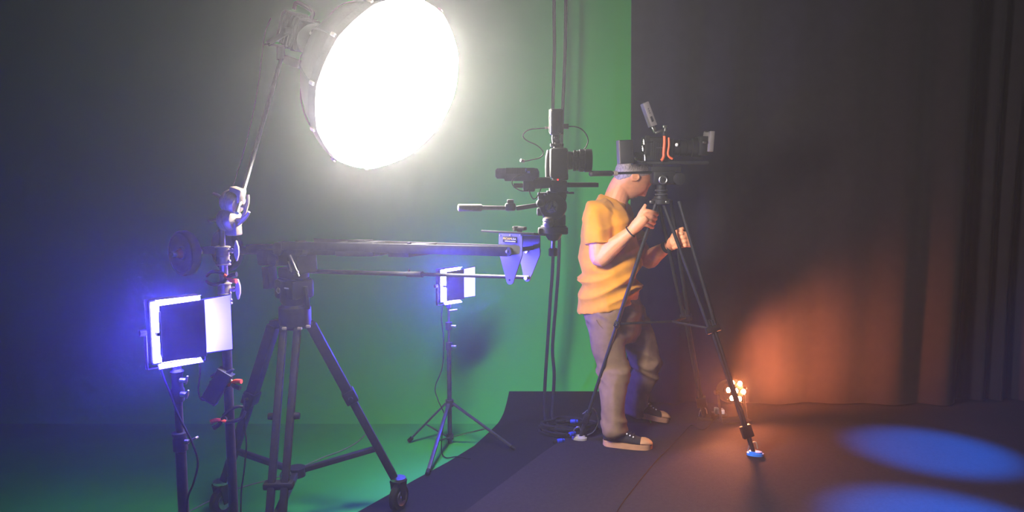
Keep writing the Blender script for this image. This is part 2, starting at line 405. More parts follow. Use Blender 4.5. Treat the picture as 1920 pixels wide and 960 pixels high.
def grip_head(c, ax, handle_dir, cheek, name='grip_head'):
    g = MB(); g.lathe(c - ax * 0.034, ax, [(0.018, 0), (0.034, 0.003), (0.039, 0.010), (0.039, 0.019), (0.036, 0.021), (0.039, 0.023), (0.040, 0.034), (0.036, 0.036), (0.040, 0.038), (0.040, 0.052), (0.034, 0.060), (0.014, 0.064)], 28)
    x, y, z = basis(ax, cheek)
    g.box(c + ax * 0.012 + x * 0.03, (0.05, 0.034, 0.05), (x, y, z), 0.006)
    o = obj(name, g, M['castalu'], stand)
    h = MB(); h.cyl(c + ax * 0.028, c + ax * 0.052, 0.007); e = c + ax * 0.056; w = Vector(handle_dir).normalized()
    h.tube([e - w * 0.042 - ax * 0.004, e - w * 0.018 + ax * 0.002, e, e + w * 0.018 + ax * 0.002, e + w * 0.042 - ax * 0.004], [0.005, 0.0065, 0.009, 0.0065, 0.005], 8)
    obj('t_handle', h, M['castalu'], o)
    h = MB(); h.cyl(c - ax * 0.034, c - ax * 0.052, 0.006); e = c - ax * 0.054
    h.tube([e, e - ax * 0.016 + w * 0.003, e - ax * 0.034 + w * 0.004], [0.008, 0.007, 0.005], 8); obj('clamp_bolt', h, M['steel'], o)
    return o
GA = B(437, 379); GB_ = B(431, 412)
axA = V(0.90, -0.34, -0.28).normalized(); axB = V(0.93, -0.36, 0.04).normalized()
BOOM0 = B(452, 372)
boom_dir = (TIP - BOOM0).normalized()
grip_head(GA, axA, V(0.25, 0.1, 0.95), V(0.4, -0.2, 0.9)); grip_head(GB_, axB, V(-0.5, 0.2, -0.45), V(0.1, 0, -1))
b = MB(); b.cyl(BOOM0 - boom_dir * 0.07, TIP, 0.0078, n=12); lab(obj('boom_arm', b, M['steel'], stand), 'thin shiny boom arm rising to the softbox')
for i, a in enumerate((200, 320, 80)):
    e = V(math.cos(math.radians(a)), math.sin(math.radians(a)), 0)
    b = MB(); c = V(bsx, bsy, 0); h = 0.10 + 0.045 * i
    b.tube([c + e * 0.016 + V(0, 0, h + .04), c + e * 0.10 + V(0, 0, h + .035), c + e * 0.17 + V(0, 0, 0.05), c + e * 0.40 + V(0, 0, 0.014)], 0.0125, 10)
    obj('leg', b, M['steel'], stand)
b = MB(); b.cyl(V(bsx, bsy, 0.07), V(bsx, bsy, 0.27), 0.024); obj('leg_hub', b, M['castalu'], stand)

# spring clamps gripping the boom stand
def clamp(px, py, dx, dz, label, grip_side=1):
    c = B(px, py, BD - 0.018) ; c.x = bsx; a = V(dx, -0.25, dz).normalized(); x, y, z = basis(a, V(0, -1, 0.2))
    t = thing('spring_clamp', label, 'clamp', c, 'red handled spring clamps on the boom stand')
    b = MB(); b.tube([c + a * 0.012 + y * .012, c - a * 0.02 + y * 0.022, c - a * 0.045 + y * 0.02, c - a * 0.062 + y * 0.010], [0.006, 0.007, 0.006, 0.005], 8)
    obj('jaw', b, M['black'], t)
    b = MB(); b.tube([c + a * 0.012 - y * .012, c - a * 0.02 - y * 0.022, c - a * 0.045 - y * 0.02, c - a * 0.062 - y * 0.006], [0.006, 0.007, 0.006, 0.005], 8)
    obj('jaw', b, M['black'], t)
    b = MB(); b.torus(c + a * 0.014, x, 0.010, 0.0028, 16, 6); obj('spring', b, M['steel'], t)
    for s in (-1, 1):
        b = MB(); b.tube([c + a * 0.010 - y * .010 * s, c + a * 0.035 + y * 0.008 * s, c + a * 0.058 + y * 0.012 * s], [0.006, 0.008, 0.0085], 8)
        obj('grip', b, M['red'] if s == grip_side else M['black'], t)
clamp(436, 521, 1.0, 0.05, 'red handled spring clamp just under the upper chrome collar of the boom stand')
clamp(440, 716, 1.0, -0.12, 'red handled spring clamp at the black power supply on the boom stand', -1)
clamp(441, 783, -0.8, -0.35, 'lowest red handled spring clamp on the boom stand, below the power supply')

# power supply box held at the stand
c = B(408, 724, BD - 0.02); ax = (B(392, 752, BD) - B(424, 697, BD)).normalized(); xx_, yy_, zz_ = basis(ax, V(0, -1, 0))
ps = thing('power_supply', 'black power supply box hanging tilted beside the boom stand', 'power supply', c)
b = MB(); b.box(c, (0.036, 0.056, 0.118), (xx_, yy_, zz_), 0.006); obj('body', b, M['black'], ps)
for s in (-1, 1):
    b = MB(); b.box(c + zz_ * 0.060 * s, (0.038, 0.058, 0.006), (xx_, yy_, zz_), 0.002); obj('end_plate', b, M['blackmetal'], ps)
b = MB(); b.tube([c - zz_ * 0.05 + xx_ * 0.012, c - zz_ * 0.07 + V(.02, 0, .0), V(bsx - 0.006, bsy - 0.02, c.z + 0.035)], 0.005, 8); obj('strap', b, M['black'], ps)

# ------------------------------------------------------------------ LED panels with barn doors
def led_panel(c, yaw, label, scale=1.0, roll=0.0, mount_x=0.0):
    n = V(math.sin(yaw), -math.cos(yaw), 0); u = V(math.cos(yaw), math.sin(yaw), 0); v = V(0, 0, 1)
    u, v = u * math.cos(roll) + v * math.sin(roll), v * math.cos(roll) - u * math.sin(roll)
    W, H = 0.146 * scale, 0.186 * scale
    t = thing('led_panel', label, 'light panel', c - v * (H / 2 + 0.03), 'blue LED panels with barn doors')
    b = MB(); b.box(c - n * 0.022, (W + 0.012, H + 0.014, 0.040), (u, v, n), 0.005)
    for k in range(7): b.box(c - n * 0.044 + v * (k - 3) * 0.022, (W * .7, 0.006, 0.006), (u, v, n), 0.001)
    obj('housing', b, M['black'], t)
    b = MB(); b.box(c + n * 0.001, (W, H, 0.006), (u, v, n), 0.0); obj('light_face', b, M['bluelight'], t, smooth=False)
    def door(hinge, hdir, out, length, flare, name='barn_door', lift=0.0, ref=0.05):
        """trapezoid flap hinged along hdir (full length) and reaching `out`"""
        hl, q = hdir.length / 2, hdir.normalized(); nn = q.cross(out).normalized()
        a = [hinge - q * hl, hinge + q * hl, hinge + q * (hl + flare) + out * length + V(0, 0, lift), hinge - q * (hl + flare) + out * length + V(0, 0, lift)]
        m = MB(); m.prism(a, nn * 0.0022); o = obj(name, m, M['flap'], t, smooth=False)
        side = nn if nn.dot(c + n * ref - hinge) > 0 else -nn
        off = side * (0.0030 if side is nn else 0.0008)
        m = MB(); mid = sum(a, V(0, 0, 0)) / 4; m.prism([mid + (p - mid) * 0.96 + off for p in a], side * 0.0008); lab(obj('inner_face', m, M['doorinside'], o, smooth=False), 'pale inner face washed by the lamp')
        m = MB()
        m.cyl(hinge - q * hl * .8, hinge + q * hl * .8, 0.0035, n=8)
        obj('hinge', m, M['steel'], o)
    # the left door folded over the face, the others open
    door(c - u * (W / 2 - 0.012) + n * 0.034, v * (H * 0.93), u, W * 0.93, 0.004, ref=-0.02)
    wr = math.radians(20); door(c + u * (W / 2 + 0.004) + n * 0.008, v * (H * 0.94), u * math.cos(wr) + n * math.sin(wr), 0.086, 0.004, lift=0.008)
    wt = math.radians(62); door(c + v * (H / 2 + 0.004) + n * 0.010, u * (W * 0.9), v * math.cos(wt) + n * math.sin(wt), 0.02, 0.003)
    wt = math.radians(50); door(c - v * (H / 2 + 0.004) + n * 0.010, u * (W * 0.9), -v * math.cos(wt) + n * math.sin(wt), 0.02, 0.003)
    # bracket arm on the left edge and yoke below
    b = MB()
    b.bar(c - u * (W / 2 - 0.008) + n * 0.0, c - u * (W / 2 - 0.008) + n * 0.036, 0.012, 0.012, v)
    for s in (-1, 1):
        b.bar(c - u * (W / 2 + 0.014) - n * .02, c - u * (W / 2 + 0.014) - n * .02 - v * (H / 2 + 0.02), 0.004, 0.02, n) if s < 0 else b.bar(c + u * (W / 2 + 0.014) - n * .02, c + u * (W / 2 + 0.014) - n * .02 - v * (H / 2 + 0.02), 0.004, 0.02, n)
    b.bar(c - u * (W / 2 + 0.016) - n * .02 - v * (H / 2 + 0.02), c + u * (W / 2 + 0.016) - n * .02 - v * (H / 2 + 0.02), 0.02, 0.004, v)
    b.cyl(c - n * .02 - v * (H / 2 + 0.02), c - n * .02 - v * (H / 2 + 0.045), 0.014)
    obj('yoke', b, M['blackmetal'], t)
    for s in (-1, 1):
        b = MB(); b.cyl(c + u * s * (W / 2 + 0.012) - n * .02, c + u * s * (W / 2 + 0.03) - n * .02, 0.012, 0.010, 12); obj('tilt_knob', b, M['black'], t)
    return c - n * .02 - v * (H / 2 + 0.045)
ND = 2.35
YAW = math.radians(43)
near_c = P(332, 618, ND)
foot1 = led_panel(near_c, YAW, 'blue glowing LED panel nearest the camera at left, beside the boom stand', roll=0.0)
FD = 4.38
far_c = P(845, 534, FD)
foot2 = led_panel(far_c, math.radians(45), 'blue glowing LED panel far behind the camera crane, on the spidery stand', 0.97)

# near light stand
ns = thing('light_stand', 'black light stand under the nearest blue LED panel', 'light stand', V(foot1.x, foot1.y, 0))
f = foot1; zc = P(0, 832, ND).z
b = MB(); b.cyl(V(f.x, f.y, zc), V(f.x, f.y, f.z + 0.008), 0.0125); obj('upper_tube', b, M['blackmetal'], ns)
b = MB(); b.cyl(V(f.x, f.y, 0.05), V(f.x, f.y, zc + 0.02), 0.0165); obj('lower_tube', b, M['blackmetal'], ns)
b = MB(); b.lathe(V(f.x, f.y, P(0, 757, ND).z), V(0, 0, 1), [(0.013, 0), (0.019, 0.005), (0.021, 0.04), (0.017, 0.05), (0.017, 0.09), (0.021, 0.10), (0.012, 0.11)], 18); tc_ = obj('tilt_head', b, M['black'], ns)
for dz, r in ((0.03, 0.009), (0.075, 0.008)):
    b = MB(); k = V(f.x + 0.016, f.y - 0.012, P(0, 757, ND).z + dz); b.cyl(k, k + V(0.02, -0.006, 0), r, n=12); b.bar(k + V(.018, -.006, -0.012), k + V(.026, -.008, 0.016), 0.008, 0.005); lab(obj('wing_knob', b, M['steel'], tc_), 'bright wing knob')
b = MB(); b.lathe(V(f.x, f.y, zc - 0.03), V(0, 0, 1), [(0.0165, 0), (0.022, 0.004), (0.022, 0.04), (0.018, 0.05), (0.024, 0.052), (0.024, 0.062), (0.014, 0.064)], 18); cl = obj('collar', b, M['black'], ns)
b = MB(); k = V(f.x + 0.02, f.y - 0.012, zc + 0.006); b.cyl(k, k + V(0.012, 0, 0), 0.008, n=10); b.bar(k + V(0.012, 0, 0), k + V(0.042, -0.004, 0.016), 0.016, 0.007, V(0, 0, 1), 0.003); lab(obj('clamp_lever', b, M['steel'], cl), 'bright clamp lever')
for a in (100, 215, 335):
    e = V(math.cos(math.radians(a)), math.sin(math.radians(a)), 0); c = V(f.x, f.y, 0)
    b = MB(); b.cyl(c + e * 0.02 + V(0, 0, 0.26), c + e * 0.20 + V(0, 0, 0.014), 0.009, n=10); obj('leg', b, M['blackmetal'], ns)
    b = MB(); b.cyl(c + e * 0.018 + V(0, 0, 0.10), c + e * 0.10 + V(0, 0, 0.145), 0.006, n=8); obj('brace', b, M['blackmetal'], ns)
# far light stand: three spidery legs
fs = thing('light_stand', 'slim light stand with three splayed legs near the green wall', 'light stand', V(foot2.x, foot2.y, 0)); f = foot2
zz2 = lambda py: P(0, py, FD).z
b = MB(); b.cyl(V(f.x, f.y, zz2(652)), V(f.x, f.y, f.z + 0.01), 0.0075); lab(obj('upper_tube', b, M['steel'], fs), 'thin bright upper tube')
b = MB(); b.cyl(V(f.x, f.y, zz2(832)), V(f.x, f.y, zz2(650)), 0.013); obj('lower_tube', b, M['graymetal'], fs)
for py in (612, 650):
    b = MB(); b.cyl(V(f.x, f.y, zz2(py + 7)), V(f.x, f.y, zz2(py - 7)), 0.019, n=14); o = obj('collar', b, M['graymetal'], fs)
    b = MB(); b.cyl(V(f.x + .016, f.y - .006, zz2(py)), V(f.x + .042, f.y - .012, zz2(py)), 0.008, n=10); obj('lock_knob', b, M['steel'], o)
b = MB(); b.cyl(V(f.x + .006, f.y - .005, zz2(583)), V(f.x + .05, f.y - .012, zz2(581)), 0.006, n=10); obj('lock_knob', b, M['steel'], fs)
hub, low = V(f.x, f.y, zz2(757)), V(f.x, f.y, zz2(820))
b = MB(); b.cyl(hub - V(0, 0, 0.02), hub + V(0, 0, 0.02), 0.024, n=14); obj('leg_hub', b, M['graymetal'], fs)
b = MB(); b.cyl(low - V(0, 0, 0.015), low + V(0, 0, 0.015), 0.022, n=14); obj('brace_hub', b, M['graymetal'], fs)
for px, py in ((766, 827), (801, 889), (966, 842)):
    e = FL(px, py, 0.012); dd = (e - hub); hd = V(dd.x, dd.y, 0).normalized()
    b = MB(); b.bar(hub + hd * 0.02, e, 0.020, 0.011, V(0, 0, 1), 0.002); lg = obj('leg', b, M['graymetal'], fs)
    b = MB(); b.cyl(e - dd.normalized() * 0.03, e, 0.012, n=10); obj('rubber_foot', b, M['rubber'], lg)
    b = MB(); b.bar(low + hd * 0.018, hub + dd * 0.56, 0.014, 0.006, V(0, 0, 1), 0.001); obj('brace', b, M['steel'] if px > 900 else M['graymetal'], fs)
# cords of the two panels
def cord(pts, r, m, label, name='power_cable', group=None, cat='cable'):
    b = MB(); b.tube(pts, r, 8, 8); return tag(obj(name, b, m), label, cat, group)
cord([P(296, 628, 2.36), P(297, 668, 2.33), P(306, 705, 2.33), P(322, 745, 2.33), P(334, 778, 2.325), P(347, 803, 2.325), P(362, 834, 2.325), P(371, 868, 2.33), P(363, 905, 2.33), P(352, 935, 2.33), P(350, 985, 2.33)], 0.0032, M['cord'], 'black cord dropping from the nearest LED panel and looping down its stand')
cord([P(374, 672, 2.42), P(375, 700, 2.55), P(372, 730, 2.62), P(376, 748, 2.64), P(383, 751, 2.655)], 0.0028, M['cord'], 'short black cord from the nearest LED panel down to the power supply')
cord([P(832, 560, FD - .03), P(828, 596, FD), P(832, 640, FD), P(829, 690, FD - .02), P(816, 726, FD - .02), P(822, 752, FD - 0.05), P(833, 778, FD - .05), P(829, 815, FD - .1), P(828, 845, FD - .16), FL(836, 858, .008), FL(858, 856, .008), FL(882, 860, .012)], 0.0028, M['cord'], 'thin black cord hanging beside the slim far stand to the mat')
cord([P(508, 34, 3.30), P(497, 62, 3.27), P(491, 105, 3.2), P(484, 160, 3.1), P(474, 215, 3.0), P(461, 270, 2.89), P(446, 320, 2.79), P(436, 352, 2.735), P(431, 362, 2.73)], 0.002, M['cord'], 'thin cord hanging alongside the boom arm from the lamp head')
cord([P(456, 740, 2.72), P(459, 800, 2.72), P(462, 832, 2.72), P(458, 880, 2.72), P(452, 930, 2.72), P(452, 1010, 2.72)], 0.003, M['cord'], 'black cord hanging behind the boom stand below the clamps')
cord([FL(686, 814, .004), FL(668, 830, .004), FL(640, 845, .004), FL(600, 860, .004), FL(556, 880, .004), FL(510, 898, .004), FL(440, 918, .004), FL(360, 956, .004), FL(300, 990, .004)], 0.0038, M['palecord'], 'pale cord lying in a curve across the green floor under the crane', name='floor_cable')

# ------------------------------------------------------------------ camera crane (jib)
JX, JY = -0.96, 3.37
JA = V(0.819, -0.574, 0); JP = V(0.574, 0.819, 0)
def J(px, py, s=0.0):
    """the point seen at a pixel on the vertical plane of the crane arm, s metres across it"""
    v = (480 - py) / FPX; rd = V((px - 960) / FPX, math.cos(PITCH) + v * math.sin(PITCH), -math.sin(PITCH) + v * math.cos(PITCH)); o = V(0, 0, CAMZ)
    t = (V(JX, JY, 0) + JP * s - o).dot(JP) / rd.dot(JP); return o + rd * t
UP = V(0, 0, 1)
jib = thing('camera_crane', 'long black camera crane arm with violet lit end plates, counterweights at its left end', 'camera crane', V(JX, JY, J(547, 480).z - .06))
for s in (-0.088, 0.088):
    b = MB(); e = J(952, 471.5, -0.088) + JP * (s + 0.088) - UP * (0.012 if s > 0 else 0); a = J(560, 468, 0) ; a = V(a.x, a.y, J(620, 468, -0.088).z) + JP * s
    b.bar(a, e, 0.008, 0.034, UP, 0.001); rr_ = 0.017
    b.prism([e + JA * rr_ * math.cos(t) + UP * rr_ * math.sin(t) - JP * .004 for t in [math.pi * (-.5 + i / 10) for i in range(11)]], JP * 0.008)
    o = obj('arm_bar', b, M['blackmetal'], jib)
    b = MB(); b.lathe(e - JP * 0.013 if s < 0 else e + JP * .005, JP, [(0.003, 0.006), (0.006, 0.007), (0.007, 0.011)], 14); obj('bolt', b, M['steel'], o)
jm = J(640, 467); 
b = MB(); b.bar(J(470, 467), J(722, 468), 0.060, 0.044, UP, 0.006); lab(obj('main_beam', b, M['leg'], jib), 'thick black inner beam')
b = MB(); b.bar(J(640, 466, 0), J(712, 466, 0), 0.078, 0.058, UP, 0.006); b.bar(J(660, 452, 0), J(692, 452.5, 0), 0.05, 0.012, UP, 0.002); sl = obj('sleeve_clamp', b, M['black'], jib)
for px, py in ((701, 469), (706, 466)):
    b = MB(); q = J(px, py, -0.042); b.cyl(q, q - JP * 0.016, 0.0075, n=10); obj('clamp_knob', b, M['steel'], sl)
for px in (767,):
    b = MB(); b.bar(J(px - 12, 468, 0), J(px + 26, 468.5, 0), 0.165, 0.042, UP, 0.002); b.box(J(px, 457, -0.08), (0.012, 0.012, 0.012), (JA, JP, UP)); obj('splice', b, M['blackmetal'], jib)
b = MB(); b.cyl(J(560, 508, 0.07), J(792, 514.5, 0.07), 0.0095, n=12); b.cyl(J(785, 514.2, 0.07), J(993, 520, 0.07), 0.0072, n=12); b.cyl(J(764, 514, 0.07), J(792, 514.6, 0.07), 0.012, n=12); lr = obj('parallel_rod', b, M['blackmetal'], jib)
b = MB(); q = J(767, 508, 0.07); b.box(q, (0.008, 0.008, 0.014), (JA, JP, UP)); obj('rod_stop', b, M['black'], lr)
# end bracket
def plate(s, px0, px1, pxa, pxb, ytop, ysh, ytip, name):
    o0, o1 = J(px0, ytop, s), J(px1, ytop, s); sh0, sh1 = J(px0, ysh - 6, s), J(px1, ysh, s)
    ta, tb = J(pxa, ytip - 5, s), J(pxb, ytip - 5, s); m = (ta + tb) / 2; r = (tb - ta).length / 2
    pts = [o0, sh0] + [m - JA * r * math.cos(t) - UP * r * math.sin(t) for t in [math.pi * i / 10 for i in range(11)]] + [sh1, o1]
    b = MB(); b.prism(pts, JP * 0.005); return obj(name, b, M['bluemetal'], jib), m
p1, m1 = plate(-0.068, 935, 979, 949, 963, 438, 478, 530, 'end_plate')
p2, m2 = plate(0.068, 972, 1012, 982, 994, 438, 478, 526, 'end_plate')
for p_, q, mm in ((p1, m1 - JP * .002, 'black'), (p2, m2 - JP * .004, 'steel')):
    b = MB(); b.cyl(q, q - JP * (.001 if mm == 'black' else .006), 0.0035 if mm == 'black' else 0.007, n=12); obj('bolt', b, M[mm], p_)
b = MB(); q = J(988, 471, 0.068); b.cyl(q - JP * .001, q - JP * 0.007, 0.0065, n=12); obj('bolt', b, M['steel'], p2)
b = MB(); q = J(950, 472, -0.088); b.cyl(q, q + JP * .19, 0.008, n=12); b.cyl(q + JP * .005, q + JP * .02, 0.0135, n=16); obj('pivot_axle', b, M['blackmetal'], jib)
for px in (938, 957, 976):
    b = MB(); q = J(px, 441, -0.0685); b.cyl(q, q - JP * .003, 0.003, n=8); obj('screw', b, M['steel'], p1)
# top plate reaching to the camera head
HX = J(1040, 437); tz = J(960, 436.5).z
tp0, tp1 = J(924, 434, 0), J(1022, 434, 0); tp0.z = tp1.z = tz
b = MB(); b.bar(tp0, tp1, 0.138, 0.007, UP + JP * 0.11, 0.001); tp = obj('top_plate', b, M['leg'], jib)
# maker's badge
un = -JP; q = J(956.5, 449, -0.068) - JP * 0.0015
b = MB(); b.box(q, (0.058, 0.021, 0.002), (JA, UP, un), 0.0008); bd = lab(obj('badge', b, M['black'], p1), 'small black badge with yellow and white lettering')
b = MB(); b.text('PROAM', q - JA * 0.0105 + UP * 0.002 - JP * 0.0012, JA, UP, 0.0074); o = obj('yellow_lettering', b, M['yellow'], p1, smooth=False, recalc=False)
b = MB(); b.text('USA', q + JA * 0.0170 + UP * 0.002 - JP * 0.0012, JA, UP, 0.0074); b.box(q - UP * 0.0062 - JP * 0.001 + JA * .002, (0.044, 0.0022, 0.0006), (JA, UP, un)); obj('white_lettering', b, M['white'], p1, smooth=False, recalc=False)
b = MB(); q = V(J(974, 430, 0).x, J(974, 430, 0).y, tz); b.cyl(q, q + UP * 0.012, 0.009, n=12); b.box(q + UP * 0.017, (0.052, 0.020, 0.013), (JA, JP, UP), 0.004); b.cyl(q + UP * .008 - JA * .012, q + UP * .024 - JA * .012, 0.013, n=14); obj('wing_knob', b, M['black'], jib)
# rear weights bar and trim at the pivot
RC = J(387, 471, 0)
b = MB(); b.bar(J(382, 469), J(492, 469), 0.05, 0.034, UP, 0.004); obj('rear_beam', b, M['blackmetal'], jib)
b = MB(); b.cyl(RC - JP * 0.18, RC + JP * 0.16, 0.0125, n=14); obj('weight_bar', b, M['steel'], jib)
b = MB(); q = J(547, 470, -0.045)
for px, py, r, h in ((522, 466, 0.030, 0.03), (560, 466, 0.034, 0.03), (512, 488, 0.030, 0.03)):
    w = J(px, py, -0.055); b.lathe(w, JP, [(r * .5, -0.012), (r, -0.008), (r, h)], 20)
b.bar(J(497, 481), J(563, 481), 0.10, 0.075, UP, 0.012)
b.bar(J(556, 485, 0), J(576, 485, 0), 0.11, 0.125, UP, 0.006); b.bar(J(500, 520), J(512, 520), 0.05, 0.10, UP, 0.004)
pv = obj('pivot_block', b, M['leg'], jib)
for px0, py0, px1, py1, s in ((544, 478, 561, 518, -0.062), (541, 490, 547, 510, -0.058)):
    b = MB(); b.cyl(J(px0, py0, s), J(px1, py1, s), 0.0042, n=10); b.ball(J(px0 * .2 + px1 * .8, py0 * .2 + py1 * .8, s), 0.007, nu=10, nv=6); lab(obj('lock_lever', b, M['steel'], pv), 'bright steel lock lever')
# counterweights
def weight(s, label, hubmat):
    c = RC + JP * s; R = 0.108
    t = thing('counterweight', label, 'weight plate', c - UP * R, 'counterweights of the camera crane')
    b = MB(); b.lathe(c - JP * 0.022, JP, [(0.014, 0.004), (0.03, 0.0), (0.036, 0.008), (0.07, 0.008), (0.082, 0.0), (R - .006, 0.0), (R, 0.008), (R, 0.034), (R - .006, 0.044), (0.082, 0.044), (0.07, 0.034), (0.036, 0.036), (0.03, 0.044), (0.014, 0.040)], 44); obj('plate', b, M['rubber'], t)
    b = MB(); b.torus(c - JP * 0.021, JP, 0.094, 0.003, 40, 6); obj('rim_ring', b, M['black'], t)
    b = MB(); b.lathe(c - JP * 0.045, JP, [(0.008, 0), (0.016, 0.003), (0.024, 0.018), (0.025, 0.024)], 22); b2 = obj('hub', b, M[hubmat], t)
    b = MB(); b.cyl(c - JP * 0.052, c - JP * 0.040, 0.006, n=10); obj('hub_pin', b, M['steel'], b2)
weight(-0.115, 'black counterweight disc with a faded red hub at the far left end of the crane', 'redhub')
weight(0.115, 'black counterweight disc half hidden behind the boom stand', 'black')

# crane tripod
JT = thing('crane_tripod', 'heavy black tripod on casters carrying the camera crane', 'tripod', V(JX, JY, 0))
bowl = P(546, 605, JY)
hc = lambda py: V(JX, JY, P(547, py, JY).z)
b = MB(); b.lathe(hc(612), UP, [(0.06, 0), (0.07, 0.01), (0.07, hc(575).z - hc(612).z), (0.055, hc(570).z - hc(612).z)], 24); obj('bowl', b, M['blackmetal'], JT)
b = MB(); z0 = hc(572).z; b.lathe(V(JX, JY, z0), UP, [(0.05, 0), (0.062, 0.02), (0.066, 0.05), (0.062, 0.11), (0.07, 0.12)], 24)
b.box(V(JX, JY, z0 + 0.075), (0.13, 0.12, 0.085), (JA, JP, UP), 0.012); b.bar(V(JX, JY, z0 + .12), V(JX, JY, J(547, 488).z - .03), 0.09, 0.11, JA, 0.01)
fh = obj('pan_head', b, M['black'], JT)
b = MB(); q = V(JX, JY, z0 + 0.07) - JP * 0.061 - JA * .03; b.torus(q, JP, 0.012, 0.002, 20, 6); obj('level_ring', b, M['steel'], fh)
b = MB(); q = V(JX, JY, z0 + 0.085) - JP * 0.061 + JA * .025; b.box(q, (0.028, 0.005, 0.003), (JA, UP, JP)); obj('scale_mark', b, M['white'], fh)
b = MB(); b.bar(V(JX, JY, z0 + .09) + JA * .075, V(JX, JY, z0 - .01) + JA * .085, 0.018, 0.02, JA, 0.004); obj('pan_lever', b, M['black'], fh)
feet = {'right': FL(748, 957), 'left': FL(417, 964)}
mid = (feet['right'] + feet['left']) / 2; 
feet['front'] = V(-0.945, 2.93, 0)
spread_c = P(556, 884, JY)
def jleg(top, foot, kind):
    wheel_r = 0.066; ank = V(foot.x, foot.y, 0.165) + (V(top.x, top.y, 0) - V(foot.x, foot.y, 0)).normalized() * 0.02
    dirn = (ank - top); side = dirn.cross(UP).normalized()
    if kind == 'front':
        for s in (-1, 1):
            b = MB(); b.bar(top + side * 0.030 * s, ank + side * 0.026 * s + UP * .02, 0.030, 0.030, UP, 0.005); L_ = obj('leg_tube', b, M['leg'], JT)
            b = MB(); q = top + dirn * 0.46 + side * 0.03 * s; b.cyl(q + side * .013 * s, q + side * .035 * s, 0.016, 0.014, 12); obj('lock_knob', b, M['black'], L_)
        b = MB(); q = top + dirn * 0.79; b.bar(q - side * 0.06, q + side * 0.06, 0.05, 0.03, UP, 0.008); cl_ = obj('leg_clamp', b, M['leg'], JT)
        base = cl_; lg = cl_
    else:
        k = 0.46; mid_ = top + dirn * k
        b = MB(); b.bar(top, mid_, 0.058, 0.046, UP, 0.006); lg = obj('leg', b, M['leg'], JT)
        b = MB(); b.bar(mid_ - dirn * .03, ank, 0.045, 0.036, UP, 0.006); obj('lower_tube', b, M['leg'], lg)
        b = MB(); b.bar(mid_ - dirn * .04, mid_ + dirn * .035, 0.070, 0.058, UP, 0.006); obj('collar', b, M['black'], lg)
        b = MB(); q = mid_ + side * (0.032 if kind == 'right' else -0.032); b.cyl(q, q + side * (0.028 if kind == 'right' else -0.028), 0.010, n=12); obj('lock_knob', b, M['black'], lg)
    # caster
    b = MB(); cc = V(foot.x, foot.y, 0); b.cyl(cc + UP * 0.150, cc + UP * 0.162, 0.036, n=20); lab(obj('caster_plate', b, M['steel'], lg), 'bright caster plate')
    rollax = V(0.86, -0.42, 0).normalized() if kind != 'front' else V(0.8, 0.6, 0)
    b = MB()
    fwd = rollax.cross(UP)
    for s in (-1, 1): b.prism([cc + rollax * 0.026 * s + fwd * a_ + UP * z_ for a_, z_ in ((-0.03, 0.15), (0.03, 0.15), (0.012, 0.055), (-0.012, 0.055))], rollax * 0.003 * s)
    b.box(cc + UP * 0.145, (0.06, 0.06, 0.012), (rollax, fwd, UP), 0.002)
    obj('caster_fork', b, M['black'], lg)
    b = MB(); cw = cc + UP * wheel_r; b.lathe(cw - rollax * 0.017, rollax, [(0.036, 0.0), (wheel_r - .008, 0.0), (wheel_r, 0.008), (wheel_r, 0.026), (wheel_r - .008, 0.034), (0.036, 0.034)], 30); obj('wheel', b, M['rubber'], lg)
    b = MB(); b.lathe(cw - rollax * 0.018, rollax, [(0.006, -.010), (0.014, -.008), (0.016, -.002), (0.030, -.001), (0.038, -.004), (0.038, 0.040), (0.030, 0.037), (0.016, 0.038), (0.014, 0.044), (0.006, 0.046)], 24); lab(obj('wheel_hub', b, M['steel'], lg), 'pale wheel hub')
    return top + dirn * (0.80 if kind != 'front' else 0.93)
tops = {'right': P(583, 608, JY + 0.03), 'left': P(514, 608, JY + 0.03), 'front': P(545, 612, JY - 0.05)}
b = MB(); 
for k, t in tops.items(): b.bar(V(JX, JY, bowl.z), t + (t - V(JX, JY, t.z)) * .1, 0.05, 0.04, UP, 0.006)
sp_ = obj('shoulder', b, M['blackmetal'], JT)
for px in (533, 562, 578):
    b = MB(); q = P(px, 616 if px < 570 else 612, JY - .085); b.box(q, (0.02, 0.012, 0.012), None, 0.003); lab(obj('shoulder_bolt', b, M['castalu'], sp_), 'pale shoulder bolt')
for k, t in tops.items():
    e = jleg(t, feet[k], k)
    b = MB(); b.bar(spread_c, e, 0.030, 0.022, UP, 0.003); obj('spreader_arm', b, M['blackmetal'], JT)
b = MB(); b.cyl(spread_c - UP * .02, spread_c + UP * .02, 0.04, n=18); o = obj('spreader_hub', b, M['blackmetal'], JT)
b = MB(); b.torus(spread_c - V(0.035, 0.05, 0), V(.3, -1, .2), 0.024, 0.003, 22, 6); obj('cord_loop', b, M['steel'], o)

